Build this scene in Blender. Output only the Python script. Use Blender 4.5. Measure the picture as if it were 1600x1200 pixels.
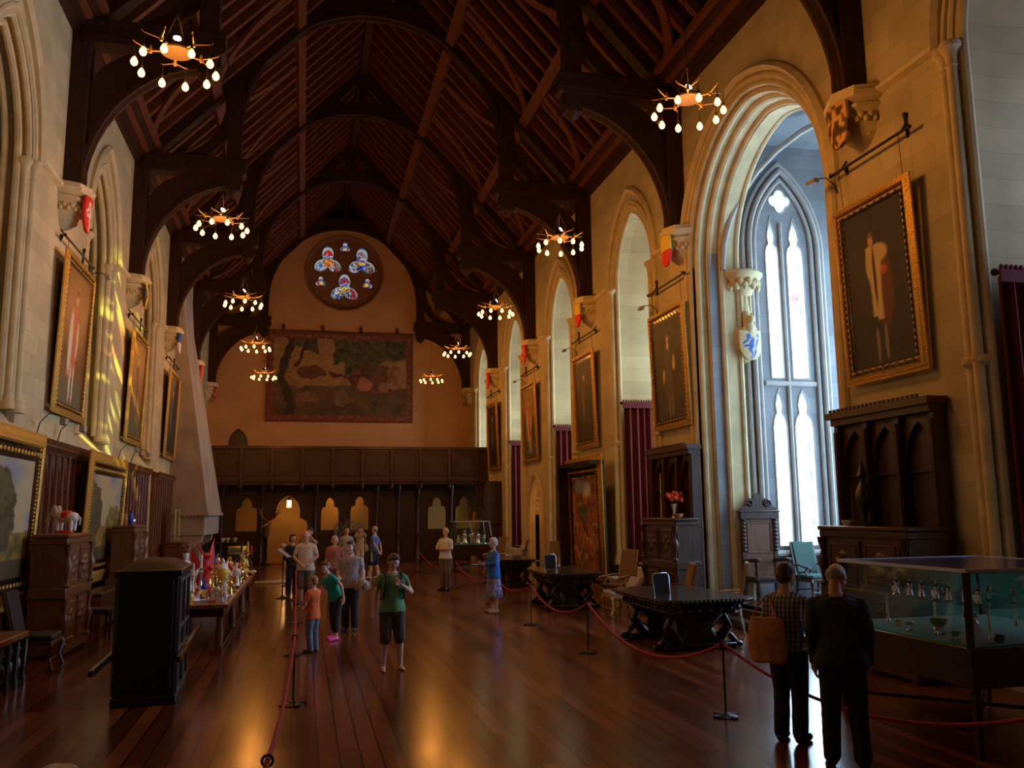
import bpy, bmesh, math, random
import numpy as np
from mathutils import Vector, Matrix
from math import sin, cos, pi, radians, sqrt
random.seed(7)
SC = bpy.context.scene
for _o in list(bpy.data.objects): bpy.data.objects.remove(_o)
COL = SC.collection
# ------------------------------------------------------------ camera
FPX, PITCH, YAW, ROLL, EYE = 1357.81, .146737, .235393, .0113326, 2.1959
_f = Vector((sin(YAW)*cos(PITCH), cos(YAW)*cos(PITCH), sin(PITCH)))
_r = Vector((cos(YAW), -sin(YAW), 0)); _u = _r.cross(_f)
_r2 = _r*cos(ROLL)-_u*sin(ROLL); _u2 = _u*cos(ROLL)+_r*sin(ROLL)
cam = bpy.data.cameras.new('camera'); cam.sensor_width = 36; cam.lens = FPX*36/1600
cam.clip_start = .1; cam.clip_end = 300
camo = bpy.data.objects.new('camera', cam); COL.objects.link(camo)
_m = Matrix((_r2, _u2, -_f)).transposed().to_4x4(); _m.translation = Vector((0, 0, EYE))
camo.matrix_world = _m; SC.camera = camo
# ------------------------------------------------------------ world, exposure
w = bpy.data.worlds.new('sky'); SC.world = w; w.use_nodes = True
w.node_tree.nodes['Background'].inputs[0].default_value = (.5, .7, 1, 1)
w.node_tree.nodes['Background'].inputs[1].default_value = .25
SC.view_settings.view_transform = 'Standard'; SC.view_settings.look = 'None'
SC.view_settings.exposure = 0.0; SC.view_settings.gamma = 1
SC.view_settings.use_curve_mapping = False
SC.cycles.max_bounces = 7; SC.cycles.diffuse_bounces = 3; SC.cycles.glossy_bounces = 3
SC.cycles.sample_clamp_indirect = 4; SC.cycles.use_denoising = True
# daylight / lamp levels
DAY_ORIEL, DAY_SIDE, DAY_NICHE, ROSE = 10, 13, 5.2, .5
CH_POINT, CH_UPL, CH_BULB, CH_UP = 130, 13, 6, 10
CH_COL = (1, .36, .06)

def light(name, kind, loc, energy, color, **kw):
    d = bpy.data.lights.new(name, kind); d.energy = energy; d.color = color
    for k, v in kw.items():
        if k != 'look': setattr(d, k, v)
    o = bpy.data.objects.new(name, d); COL.objects.link(o); o.location = loc
    if 'look' in kw:
        o.rotation_euler = (Vector(kw['look'])-Vector(loc)).to_track_quat('-Z', 'Y').to_euler()
    return o
# sun falling through the coloured glass of the oriel on the left wall: a lamp with a pane pattern
_s = light('stained_sun', 'SPOT', (8.9, 20.7, 8.8), 16000, (1, .93, .5), spot_size=radians(31), spot_blend=.4, shadow_soft_size=.02, look=(-5.0, 24.4, 5.5))
_s.data.use_nodes = True
_nt = _s.data.node_tree; _em = _nt.nodes['Emission']
_tc = _nt.nodes.new('ShaderNodeTexCoord'); _sp = _nt.nodes.new('ShaderNodeMapping')
_sp.inputs['Rotation'].default_value = (0, 0, radians(24))
_s2 = _nt.nodes.new('ShaderNodeMapping'); _s2.inputs['Scale'].default_value = (7, 38, 1)
_ns = _nt.nodes.new('ShaderNodeTexNoise'); _ns.inputs['Scale'].default_value = 1.0; _ns.inputs['Detail'].default_value = 1.5
_rp = _nt.nodes.new('ShaderNodeValToRGB'); _rp.color_ramp.elements[0].position = .54; _rp.color_ramp.elements[1].position = .68
_n2 = _nt.nodes.new('ShaderNodeTexNoise'); _n2.inputs['Scale'].default_value = 9
_r3 = _nt.nodes.new('ShaderNodeValToRGB')
for _p, _c in ((.36, (1, .35, .2, 1)), (.46, (1, .95, .25, 1)), (.6, (.75, 1, .35, 1))):
    _e = _r3.color_ramp.elements.new(_p); _e.color = _c
_L = _nt.links.new
_L(_tc.outputs['Normal'], _sp.inputs[0]); _L(_sp.outputs[0], _s2.inputs[0]); _L(_s2.outputs[0], _ns.inputs[0]); _L(_ns.outputs[0], _rp.inputs[0])
_L(_tc.outputs['Normal'], _n2.inputs[0]); _L(_n2.outputs[0], _r3.inputs[0])
_L(_rp.outputs[0], _em.inputs['Strength']); _L(_r3.outputs[0], _em.inputs['Color'])

# ------------------------------------------------------------ materials
MATS = {}
def mat(name, col=(.5, .5, .5), rough=.5, metal=0, coat=0, emit=None, es=0, alpha=1, trans=0, noise=0, nscale=8, stretch=(1, 1, 1), bump=0, bscale=None, col2=None, spec=.5, sheen=0):
    if name in MATS: return MATS[name]
    m = bpy.data.materials.new(name); m.use_nodes = True; nt = m.node_tree; b = nt.nodes['Principled BSDF']
    b.inputs['Base Color'].default_value = (*col, 1); b.inputs['Roughness'].default_value = rough
    b.inputs['Metallic'].default_value = metal; b.inputs['Coat Weight'].default_value = coat
    b.inputs['Coat Roughness'].default_value = .12
    b.inputs['Specular IOR Level'].default_value = spec
    if sheen: b.inputs['Sheen Weight'].default_value = sheen; b.inputs['Sheen Roughness'].default_value = .4
    if emit: b.inputs['Emission Color'].default_value = (*emit, 1); b.inputs['Emission Strength'].default_value = es
    if trans: b.inputs['Transmission Weight'].default_value = trans
    if alpha < 1: b.inputs['Alpha'].default_value = alpha
    if noise or bump or col2:
        tc = nt.nodes.new('ShaderNodeTexCoord'); mp = nt.nodes.new('ShaderNodeMapping'); mp.inputs['Scale'].default_value = stretch
        nt.links.new(tc.outputs['Object'], mp.inputs[0])
        n = nt.nodes.new('ShaderNodeTexNoise'); n.inputs['Scale'].default_value = nscale; n.inputs['Detail'].default_value = 5
        nt.links.new(mp.outputs[0], n.inputs[0])
        r = nt.nodes.new('ShaderNodeValToRGB'); r.color_ramp.elements[0].position = .3; r.color_ramp.elements[1].position = .7
        c2 = col2 or tuple(c*(1-noise) for c in col)
        r.color_ramp.elements[0].color = (*c2, 1); r.color_ramp.elements[1].color = (*col, 1)
        nt.links.new(n.outputs[0], r.inputs[0]); nt.links.new(r.outputs[0], b.inputs['Base Color'])
        if bump:
            bp = nt.nodes.new('ShaderNodeBump'); bp.inputs['Strength'].default_value = bump; bp.inputs['Distance'].default_value = .02
            src = n
            if bscale:
                src = nt.nodes.new('ShaderNodeTexNoise'); src.inputs['Scale'].default_value = bscale
                nt.links.new(mp.outputs[0], src.inputs[0])
            nt.links.new(src.outputs[0], bp.inputs['Height']); nt.links.new(bp.outputs[0], b.inputs['Normal'])
    MATS[name] = m; return m

def stone_mat(name, col, axes, dark=.8, bw=.75, bh=.36, mortar=.9):
    """ashlar blocks: axes = the two world axes that lie in the wall"""
    if name in MATS: return MATS[name]
    m = bpy.data.materials.new(name); m.use_nodes = True; nt = m.node_tree; b = nt.nodes['Principled BSDF']; L = nt.links.new
    tc = nt.nodes.new('ShaderNodeTexCoord'); sx = nt.nodes.new('ShaderNodeSeparateXYZ'); cx = nt.nodes.new('ShaderNodeCombineXYZ')
    L(tc.outputs['Object'], sx.inputs[0]); L(sx.outputs[axes[0]], cx.inputs[0]); L(sx.outputs[axes[1]], cx.inputs[1])
    br = nt.nodes.new('ShaderNodeTexBrick'); L(cx.outputs[0], br.inputs['Vector'])
    br.inputs['Scale'].default_value = 1; br.inputs['Brick Width'].default_value = bw; br.inputs['Row Height'].default_value = bh
    br.inputs['Mortar Size'].default_value = .006; br.inputs['Mortar Smooth'].default_value = .3
    br.inputs['Color1'].default_value = (*col, 1); br.inputs['Color2'].default_value = (*[c*dark for c in col], 1)
    br.inputs['Mortar'].default_value = (*[c*dark*mortar for c in col], 1)
    n = nt.nodes.new('ShaderNodeTexNoise'); n.inputs['Scale'].default_value = 1.3; n.inputs['Detail'].default_value = 6
    L(tc.outputs['Object'], n.inputs[0])
    mx = nt.nodes.new('ShaderNodeMixRGB'); mx.blend_type = 'MULTIPLY'; mx.inputs[0].default_value = .45
    L(br.outputs[0], mx.inputs[1]); L(n.outputs[0], mx.inputs[2]); L(mx.outputs[0], b.inputs['Base Color'])
    b.inputs['Roughness'].default_value = .85
    bp = nt.nodes.new('ShaderNodeBump'); bp.inputs['Strength'].default_value = .15; bp.inputs['Distance'].default_value = .01
    L(br.outputs['Fac'], bp.inputs['Height']); bp.invert = True; L(bp.outputs[0], b.inputs['Normal'])
    MATS[name] = m; return m

def floor_mat():
    m = bpy.data.materials.new('oak_boards'); m.use_nodes = True; nt = m.node_tree; b = nt.nodes['Principled BSDF']; L = nt.links.new
    tc = nt.nodes.new('ShaderNodeTexCoord'); mp = nt.nodes.new('ShaderNodeMapping'); mp.inputs['Rotation'].default_value = (0, 0, radians(90))
    L(tc.outputs['Object'], mp.inputs[0])
    br = nt.nodes.new('ShaderNodeTexBrick'); L(mp.outputs[0], br.inputs['Vector']); br.inputs['Scale'].default_value = 1
    br.inputs['Brick Width'].default_value = 2.6; br.inputs['Row Height'].default_value = .19; br.offset = .37
    br.inputs['Mortar Size'].default_value = .010; br.inputs['Bias'].default_value = 0
    br.inputs['Color1'].default_value = (.24, .072, .026, 1); br.inputs['Color2'].default_value = (.070, .020, .008, 1)
    br.inputs['Mortar'].default_value = (.012, .004, .002, 1)
    mp2 = nt.nodes.new('ShaderNodeMapping'); mp2.inputs['Scale'].default_value = (14, 1.0, 1)
    L(tc.outputs['Object'], mp2.inputs[0])
    n = nt.nodes.new('ShaderNodeTexNoise'); n.inputs['Scale'].default_value = 1.5; n.inputs['Detail'].default_value = 8; L(mp2.outputs[0], n.inputs[0])
    mx = nt.nodes.new('ShaderNodeMixRGB'); mx.blend_type = 'MULTIPLY'; mx.inputs[0].default_value = .25
    L(br.outputs[0], mx.inputs[1]); L(n.outputs[0], mx.inputs[2])
    hs = nt.nodes.new('ShaderNodeHueSaturation'); hs.inputs['Value'].default_value = 1.1; L(mx.outputs[0], hs.inputs['Color'])
    L(hs.outputs[0], b.inputs['Base Color'])
    n2 = nt.nodes.new('ShaderNodeTexNoise'); n2.inputs['Scale'].default_value = .9; n2.inputs['Detail'].default_value = 3
    L(tc.outputs['Object'], n2.inputs[0]); mr = nt.nodes.new('ShaderNodeMapRange'); mr.inputs[3].default_value = .13; mr.inputs[4].default_value = .26
    L(n2.outputs[0], mr.inputs[0]); L(mr.outputs[0], b.inputs['Roughness'])
    b.inputs['Specular IOR Level'].default_value = .4
    bp = nt.nodes.new('ShaderNodeBump'); bp.inputs['Strength'].default_value = .35; bp.inputs['Distance'].default_value = .004
    L(br.outputs['Fac'], bp.inputs['Height']); bp.invert = True
    bp2 = nt.nodes.new('ShaderNodeBump'); bp2.inputs['Strength'].default_value = .025; bp2.inputs['Distance'].default_value = .01
    n3 = nt.nodes.new('ShaderNodeTexNoise'); n3.inputs['Scale'].default_value = 5; L(mp2.outputs[0], n3.inputs[0])
    L(n3.outputs[0], bp2.inputs['Height']); L(bp.outputs[0], bp2.inputs['Normal']); L(bp2.outputs[0], b.inputs['Normal'])
    return m

def attr_mat(name, rough=.6, emit=0, weave=0, coat=0):
    if name in MATS: return MATS[name]
    m = bpy.data.materials.new(name); m.use_nodes = True; nt = m.node_tree; b = nt.nodes['Principled BSDF']; L = nt.links.new
    a = nt.nodes.new('ShaderNodeAttribute'); a.attribute_name = 'Col'
    L(a.outputs['Color'], b.inputs['Base Color']); b.inputs['Roughness'].default_value = rough; b.inputs['Coat Weight'].default_value = coat
    if emit: L(a.outputs['Color'], b.inputs['Emission Color']); b.inputs['Emission Strength'].default_value = emit
    if weave:
        tc = nt.nodes.new('ShaderNodeTexCoord'); n = nt.nodes.new('ShaderNodeTexNoise'); n.inputs['Scale'].default_value = weave
        L(tc.outputs['Object'], n.inputs[0]); bp = nt.nodes.new('ShaderNodeBump'); bp.inputs['Strength'].default_value = .4
        L(n.outputs[0], bp.inputs['Height']); L(bp.outputs[0], b.inputs['Normal'])
    MATS[name] = m; return m

STONE = mat('pale_carved_stone', (.76, .64, .36), .8, noise=.25, nscale=3, bump=.1, bscale=30)
STONE_YZ = stone_mat('ashlar_side_wall', (.80, .68, .39), ('Y', 'Z'))
STONE_XZ = stone_mat('ashlar_end_wall', (.62, .50, .36), ('X', 'Z'))
PLASTER = mat('plaster_end_wall', (.64, .36, .17), .9, noise=.18, nscale=.7, bump=.05, bscale=12)
HOODST = mat('chimney_stone', (.50, .45, .40), .85, noise=.35, nscale=1.2)
TIMBER = mat('dark_roof_oak', (.060, .022, .012), .62, noise=.45, nscale=2, stretch=(6, .6, 2), bump=.2, spec=.3)
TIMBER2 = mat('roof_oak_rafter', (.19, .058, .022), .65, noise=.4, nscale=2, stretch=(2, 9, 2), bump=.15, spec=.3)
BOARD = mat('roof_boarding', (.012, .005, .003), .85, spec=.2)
WOOD = mat('dark_carved_oak', (.070, .026, .013), .38, noise=.5, nscale=4, stretch=(5, 5, .7), bump=.25, coat=.25)
WOODM = mat('brown_oak', (.20, .075, .030), .42, noise=.45, nscale=4, stretch=(5, 5, .6), bump=.2, coat=.2)
WOODL = mat('honey_oak_panel', (.36, .165, .065), .5, noise=.4, nscale=3, stretch=(6, 6, .5), bump=.1)
EBONY = mat('black_oak', (.022, .014, .011), .28, noise=.4, nscale=6, bump=.3, coat=.5)
GOLD = mat('gilt_frame', (.78, .47, .10), .34, metal=.5, noise=.45, nscale=30, bump=.6, bscale=45)
GOLDP = mat('polished_gilt', (.9, .62, .16), .22, metal=1)
SILVER = mat('silver', (.82, .82, .80), .16, metal=1)
IRON = mat('black_iron', (.02, .018, .017), .45, metal=.6)
BRONZE = mat('gilded_iron', (.50, .30, .12), .45, metal=.6, noise=.4, nscale=20)
VELVET = mat('red_velvet', (.115, .003, .004), .8, sheen=0, noise=.3, nscale=6, stretch=(1, 1, .2))
ROPE = mat('red_rope', (.42, .012, .035), .7, bump=.6, nscale=60, noise=.3)
GREENF = mat('green_baize', (.02, .36, .22), .9, sheen=.3)
LEATHER = mat('dark_leather', (.018, .009, .009), .7, noise=.4, nscale=12, bump=.3)
BLACKL = mat('black_leather_panel', (.014, .013, .022), .38, noise=.4, nscale=10, bump=.2)
TAN = mat('tan_tapestry_upholstery', (.30, .21, .12), .85, col2=(.20, .12, .07), nscale=14, bump=.3)
GLASS = mat('clear_glass', (.95, 1, .98), .02, trans=1, spec=.5)
MATS['clear_glass'].node_tree.nodes['Principled BSDF'].inputs['IOR'].default_value = 1.05
WHITEP = mat('white_ceramic', (.82, .80, .76), .25, coat=.4)
REDP = mat('red_enamel', (.70, .02, .02), .28, coat=.4)
BLUEP = mat('blue_enamel', (.03, .06, .50), .25, coat=.4)
YELP = mat('yellow_enamel', (.80, .55, .05), .3, coat=.4)
BLACKP = mat('black_paint', (.015, .015, .02), .3, coat=.4)
CUSH = mat('pale_cushion', (.42, .45, .52), .8)
BULB = mat('lamp_bulb', (1, .6, .2), .3, emit=(1, .52, .14), es=CH_BULB)
UPL = mat('spot_lamp_lens', (1, 1, .9), .3, emit=(1, .93, .75), es=CH_UP)
WGL_O = mat('oriel_glass', (.9, .95, 1), .2, emit=(.5, .74, 1), es=DAY_ORIEL)
WGL_S = mat('oriel_side_glass', (.9, .95, 1), .2, emit=(.62, .80, 1), es=DAY_SIDE)
WGL_N = mat('niche_glass', (.9, .95, 1), .2, emit=(.62, .82, 1), es=DAY_NICHE)
WGL_A = mat('near_niche_glass', (.9, .95, 1), .2, emit=(.42, .58, 1), es=2.4)
CANVAS = attr_mat('oil_paint', .55)
TAPM = attr_mat('woven_tapestry', .9, weave=60)
PAINTED = attr_mat('painted_heraldry', .45)
STAINED = attr_mat('stained_glass', .3, emit=ROSE)
SIDEGL = attr_mat('bright_leaded_glass', .3, emit=DAY_SIDE)
# ------------------------------------------------------------ geometry helpers
def V3(*a): return Vector(a)
class G:
    def __init__(s): s.v = []; s.f = []; s.mi = []; s.c = 0
    def add(s, vs, fs, M=None):
        b = len(s.v)
        if M is not None: vs = [M @ Vector(v) for v in vs]
        s.v += [tuple(v) for v in vs]
        for f in fs: s.f.append([i+b for i in f]); s.mi.append(s.c)
        return s
    def box(s, x0, x1, y0, y1, z0, z1, M=None, taper=0):
        t = taper
        vs = [(x0, y0, z0), (x1, y0, z0), (x1, y1, z0), (x0, y1, z0), (x0+t, y0+t, z1), (x1-t, y0+t, z1), (x1-t, y1-t, z1), (x0+t, y1-t, z1)]
        return s.add(vs, [(3, 2, 1, 0), (4, 5, 6, 7), (0, 1, 5, 4), (1, 2, 6, 5), (2, 3, 7, 6), (3, 0, 4, 7)], M)
    def bar(s, p, q, w, h, up=(0, 0, 1)):
        p = Vector(p); q = Vector(q); d = (q-p).normalized(); u = Vector(up); sd = d.cross(u)
        if sd.length < 1e-4: sd = d.cross(Vector((1, 0, 0)))
        sd.normalize(); n = sd.cross(d)
        vs = []
        for c in (p, q):
            for a, b in ((-1, -1), (1, -1), (1, 1), (-1, 1)): vs.append(c+sd*a*w/2+n*b*h/2)
        return s.add(vs, [(3, 2, 1, 0), (4, 5, 6, 7), (0, 1, 5, 4), (1, 2, 6, 5), (2, 3, 7, 6), (3, 0, 4, 7)])
    def tube(s, path, r, n=8, cap=True, closed=False):
        P = [Vector(p) for p in path]; m = len(P); R = r if isinstance(r, (list, tuple)) else [r]*m
        vs = []; prev = None
        for i in range(m):
            a = P[i-1] if (i or closed) else P[i]; b = P[(i+1) % m] if (i < m-1 or closed) else P[i]
            d = (b-a).normalized()
            if prev is None: x = d.cross(Vector((0, 0, 1))) if abs(d.z) < .9 else d.cross(Vector((1, 0, 0)))
            else: x = prev-d*prev.dot(d)
            x.normalize(); prev = x; y = d.cross(x)
            for k in range(n):
                t = 2*pi*k/n; vs.append(P[i]+(x*cos(t)+y*sin(t))*R[i])
        fs = []
        for i in range(m if closed else m-1):
            j = (i+1) % m
            for k in range(n): fs.append((i*n+k, i*n+(k+1) % n, j*n+(k+1) % n, j*n+k))
        if cap and not closed: fs.append(tuple(reversed(range(n)))); fs.append(tuple((m-1)*n+k for k in range(n)))
        return s.add(vs, fs)
    def lathe(s, prof, c=(0, 0, 0), n=16, M=None, sx=1, sy=1, a0=0):
        vs = []; m = len(prof)
        for r, z in prof:
            for k in range(n):
                t = 2*pi*k/n+a0; vs.append((c[0]+r*cos(t)*sx, c[1]+r*sin(t)*sy, c[2]+z))
        fs = []
        for i in range(m-1):
            for k in range(n): fs.append((i*n+k, i*n+(k+1) % n, (i+1)*n+(k+1) % n, (i+1)*n+k))
        fs.append(tuple(reversed(range(n)))); fs.append(tuple((m-1)*n+k for k in range(n)))
        return s.add(vs, fs, M)
    def sph(s, c, r, n=12, M=None):
        if not isinstance(r, (tuple, list)): r = (r, r, r)
        m = max(6, n*2//3); vs = [(c[0], c[1], c[2]-r[2])]
        for i in range(1, m):
            a = pi*i/m
            for k in range(n): t = 2*pi*k/n; vs.append((c[0]+r[0]*sin(a)*cos(t), c[1]+r[1]*sin(a)*sin(t), c[2]-r[2]*cos(a)))
        vs.append((c[0], c[1], c[2]+r[2])); fs = []
        for k in range(n): fs.append((0, 1+(k+1) % n, 1+k))
        for i in range(m-2):
            for k in range(n): a = 1+i*n+k; b = 1+i*n+(k+1) % n; fs.append((a, b, b+n, a+n))
        l = len(vs)-1
        for k in range(n): fs.append((l, l-n+k, l-n+(k+1) % n))
        return s.add(vs, fs, M)
    def cap(s, p, q, r0, r1=None, n=10):
        r1 = r0 if r1 is None else r1
        p = Vector(p); q = Vector(q); d = q-p; L = d.length
        if L < 1e-6: return s.sph(p, r0, n)
        d /= L; path = []; R = []
        for t in (-.98, -.8, -.5, 0): path.append(p+d*r0*t); R.append(r0*sqrt(max(0.02, 1-t*t)))
        for t in (0, .5, .8, .98): path.append(q+d*r1*t); R.append(r1*sqrt(max(0.02, 1-t*t)))
        return s.tube(path, R, n)
    def loft(s, rings, n=16, cap=True):
        """rings: (centre, rx, ry[, power]) stacked, horizontal ellipses, or (centre, rx, ry, Matrix3)"""
        vs = []
        for rg in rings:
            c, rx, ry = Vector(rg[0]), rg[1], rg[2]; Mx = rg[3] if len(rg) > 3 else None
            for k in range(n):
                t = 2*pi*k/n; o = Vector((rx*cos(t), ry*sin(t), 0))
                vs.append(c+(Mx @ o if Mx else o))
        fs = []; m = len(rings)
        for i in range(m-1):
            for k in range(n): fs.append((i*n+k, i*n+(k+1) % n, (i+1)*n+(k+1) % n, (i+1)*n+k))
        if cap: fs.append(tuple(reversed(range(n)))); fs.append(tuple((m-1)*n+k for k in range(n)))
        return s.add(vs, fs)
    def prism(s, poly, t, O=(0, 0, 0), U=(1, 0, 0), V=(0, 0, 1), W=(0, 1, 0)):
        O, U, V, W = map(Vector, (O, U, V, W)); n = len(poly)
        vs = [O+U*a+V*b for a, b in poly]+[O+U*a+V*b+W*t for a, b in poly]
        fs = [tuple(reversed(range(n))), tuple(range(n, 2*n))]+[(i, (i+1) % n, (i+1) % n+n, i+n) for i in range(n)]
        return s.add(vs, fs)
    def sweep(s, path, prof, O=(0, 0, 0), U=(1, 0, 0), V=(0, 0, 1), W=(0, 1, 0), closed=False):
        """planar path [(a,b)], profile [(outward, along W)]"""
        O, U, V, W = map(Vector, (O, U, V, W)); m = len(path); k = len(prof); vs = []
        for i in range(m):
            p = Vector(path[i]); a = Vector(path[i-1]) if (i or closed) else None; b = Vector(path[(i+1) % m]) if (i < m-1 or closed) else None
            ns = []
            if a is not None: d = (p-a).normalized(); ns.append(Vector((-d.y, d.x)))
            if b is not None: d = (b-p).normalized(); ns.append(Vector((-d.y, d.x)))
            n = (ns[0]+ns[-1]).normalized(); sc = 1/max(.35, n.dot(ns[0]))
            for o, z in prof: q = p+n*o*sc; vs.append(O+U*q.x+V*q.y+W*z)
        fs = []
        for i in range(m if closed else m-1):
            j = (i+1) % m
            for t in range(k): fs.append((i*k+t, i*k+(t+1) % k, j*k+(t+1) % k, j*k+t))
        if not closed: fs.append(tuple(reversed(range(k)))); fs.append(tuple((m-1)*k+t for t in range(k)))
        return s.add(vs, fs)
    def join(s, o, M=None):
        b = len(s.v); s.v += [tuple(M @ Vector(v)) if M is not None else v for v in o.v]
        s.f += [[i+b for i in f] for f in o.f]; s.mi += [s.c+x for x in o.mi]; return s
    def mesh(s, name):
        me = bpy.data.meshes.new(name); me.from_pydata(s.v, [], s.f)
        if any(s.mi): me.polygons.foreach_set('material_index', s.mi)
        bm = bmesh.new(); bm.from_mesh(me); bmesh.ops.recalc_face_normals(bm, faces=bm.faces); bm.to_mesh(me); bm.free()
        me.update(); return me
    def build(s, name, m, parent=None, smooth=True, bevel=0, angle=.7):
        me = s.mesh(name)
        for x in (m if isinstance(m, (list, tuple)) else [m]): me.materials.append(x)
        if smooth: me.shade_smooth(); me.set_sharp_from_angle(angle=angle)
        o = bpy.data.objects.new(name, me); COL.objects.link(o)
        if parent is not None: o.parent = parent
        if bevel:
            b = o.modifiers.new('bevel', 'BEVEL'); b.width = bevel; b.segments = 2; b.limit_method = 'ANGLE'; b.angle_limit = .6
        return o

def tag(o, label=None, cat=None, group=None, kind=None):
    if label: o['label'] = label
    if cat: o['category'] = cat
    if group: o['group'] = group
    if kind: o['kind'] = kind
    return o
def thing(name, label, cat, loc=(0, 0, 0), rz=0, group=None, kind=None):
    o = bpy.data.objects.new(name, None); COL.objects.link(o); o.location = loc; o.rotation_euler = (0, 0, rz); o.empty_display_size = .1
    return tag(o, label, cat, group, kind)
def copy_tree(o, parent=None, loc=None, rz=None, label=None, group=None):
    c = o.copy(); COL.objects.link(c)
    if parent is not None: c.parent = parent
    if loc is not None: c.location = loc
    if rz is not None: c.rotation_euler = (0, 0, rz)
    if label: c['label'] = label
    if group: c['group'] = group
    for ch in list(o.children): copy_tree(ch, c)
    return c

TMP = bpy.data.scenes.new('tmp'); TVL = TMP.view_layers[0]
def evaluated(data, mods=()):
    o = bpy.data.objects.new('t', data); TMP.collection.objects.link(o)
    for kind, kw in mods:
        m = o.modifiers.new('m', kind)
        for k, v in kw.items(): setattr(m, k, v)
    TVL.update(); dg = TVL.depsgraph
    me = bpy.data.meshes.new_from_object(o.evaluated_get(dg), depsgraph=dg)
    bpy.data.objects.remove(o); return me
def plate(g, outline, holes, t, O=(0, 0, 0), U=(1, 0, 0), V=(0, 0, 1), W=(0, 1, 0)):
    """flat plate with holes, thickness t along +W"""
    cu = bpy.data.curves.new('c', 'CURVE'); cu.dimensions = '2D'; cu.fill_mode = 'BOTH'; cu.extrude = abs(t)/2
    for L in [outline]+list(holes):
        sp = cu.splines.new('POLY'); sp.points.add(len(L)-1); sp.use_cyclic_u = True
        for i, (a, b) in enumerate(L): sp.points[i].co = (a, b, 0, 1)
    me = evaluated(cu); bpy.data.curves.remove(cu)
    O, U, V, W = map(Vector, (O, U, V, W))
    g.add([O+U*v.co.x+V*v.co.y+W*(v.co.z+t/2) for v in me.vertices], [tuple(p.vertices) for p in me.polygons])
    bpy.data.meshes.remove(me); return g
def remeshed(g, vox, smooth=3):
    me = bpy.data.meshes.new('r'); me.from_pydata(g.v, [], g.f)
    bm = bmesh.new(); bm.from_mesh(me); bmesh.ops.recalc_face_normals(bm, faces=bm.faces); bm.to_mesh(me); bm.free()
    r = evaluated(me, [('REMESH', dict(mode='VOXEL', voxel_size=vox)), ('SMOOTH', dict(factor=.5, iterations=smooth))])
    bpy.data.meshes.remove(me); return r
def meshobj(me, name, m, parent=None):
    me.name = name; me.materials.clear(); me.materials.append(m); me.shade_smooth()
    o = bpy.data.objects.new(name, me); COL.objects.link(o)
    if parent is not None: o.parent = parent
    return o

def arch(a, s, t, z0=None, n=10):
    """pointed arch outline from left foot over the apex to the right foot"""
    r = t-s; R = (a*a+r*r)/(2*a); ang = math.atan2(r, R-a) if R > a else pi/2
    ang = math.asin(min(1, r/R))
    if R < a: ang = pi-ang
    L = [(-a, z0)] if z0 is not None else []
    for i in range(n+1): t_ = ang*i/n; L.append((R-a-R*cos(t_), s+R*sin(t_)))
    for i in range(n-1, -1, -1): t_ = ang*i/n; L.append((-(R-a)+R*cos(t_), s+R*sin(t_)))
    if z0 is not None: L.append((a, z0))
    return L
def circle(r, n=32, c=(0, 0), a0=0): return [(c[0]+r*cos(a0+2*pi*i/n), c[1]+r*sin(a0+2*pi*i/n)) for i in range(n)]
def shift(L, dx, dz=0): return [(a+dx, b+dz) for a, b in L]
def foil(R, k, rr, c=(0, 0), a0=pi/2, n=10):
    """k-foil outline: lobes of radius rr centred at distance R"""
    q = rr*rr-(R*sin(pi/k))**2; d = R*cos(pi/k)+sqrt(max(0, q)); sp = math.atan2(d*sin(pi/k), d*cos(pi/k)-R); L = []
    for i in range(k):
        a = a0+2*pi*i/k
        for j in range(n): t = a-sp+2*sp*(j+.5)/n; L.append((c[0]+R*cos(a)+rr*cos(t), c[1]+R*sin(a)+rr*sin(t)))
    return L
_H = {}
def hsh(i, j, k=0):
    x = (i*374761393+j*668265263+k*2147483647) & 0xffffffff; x = ((x ^ (x >> 13))*1274126177) & 0xffffffff
    return ((x ^ (x >> 16)) & 0xffff)/65535
def vn(x, y, k=0):
    i, j = math.floor(x), math.floor(y); u, v = x-i, y-j; u = u*u*(3-2*u); v = v*v*(3-2*v)
    return (hsh(i, j, k)*(1-u)+hsh(i+1, j, k)*u)*(1-v)+(hsh(i, j+1, k)*(1-u)+hsh(i+1, j+1, k)*u)*v
def fb(x, y, k=0): return (vn(x, y, k)+.5*vn(2*x, 2*y, k+1)+.25*vn(4*x, 4*y, k+2))/1.75
def mixc(a, b, t):
    t = max(0, min(1, t)); return tuple(a[i]*(1-t)+b[i]*t for i in range(3))
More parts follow.
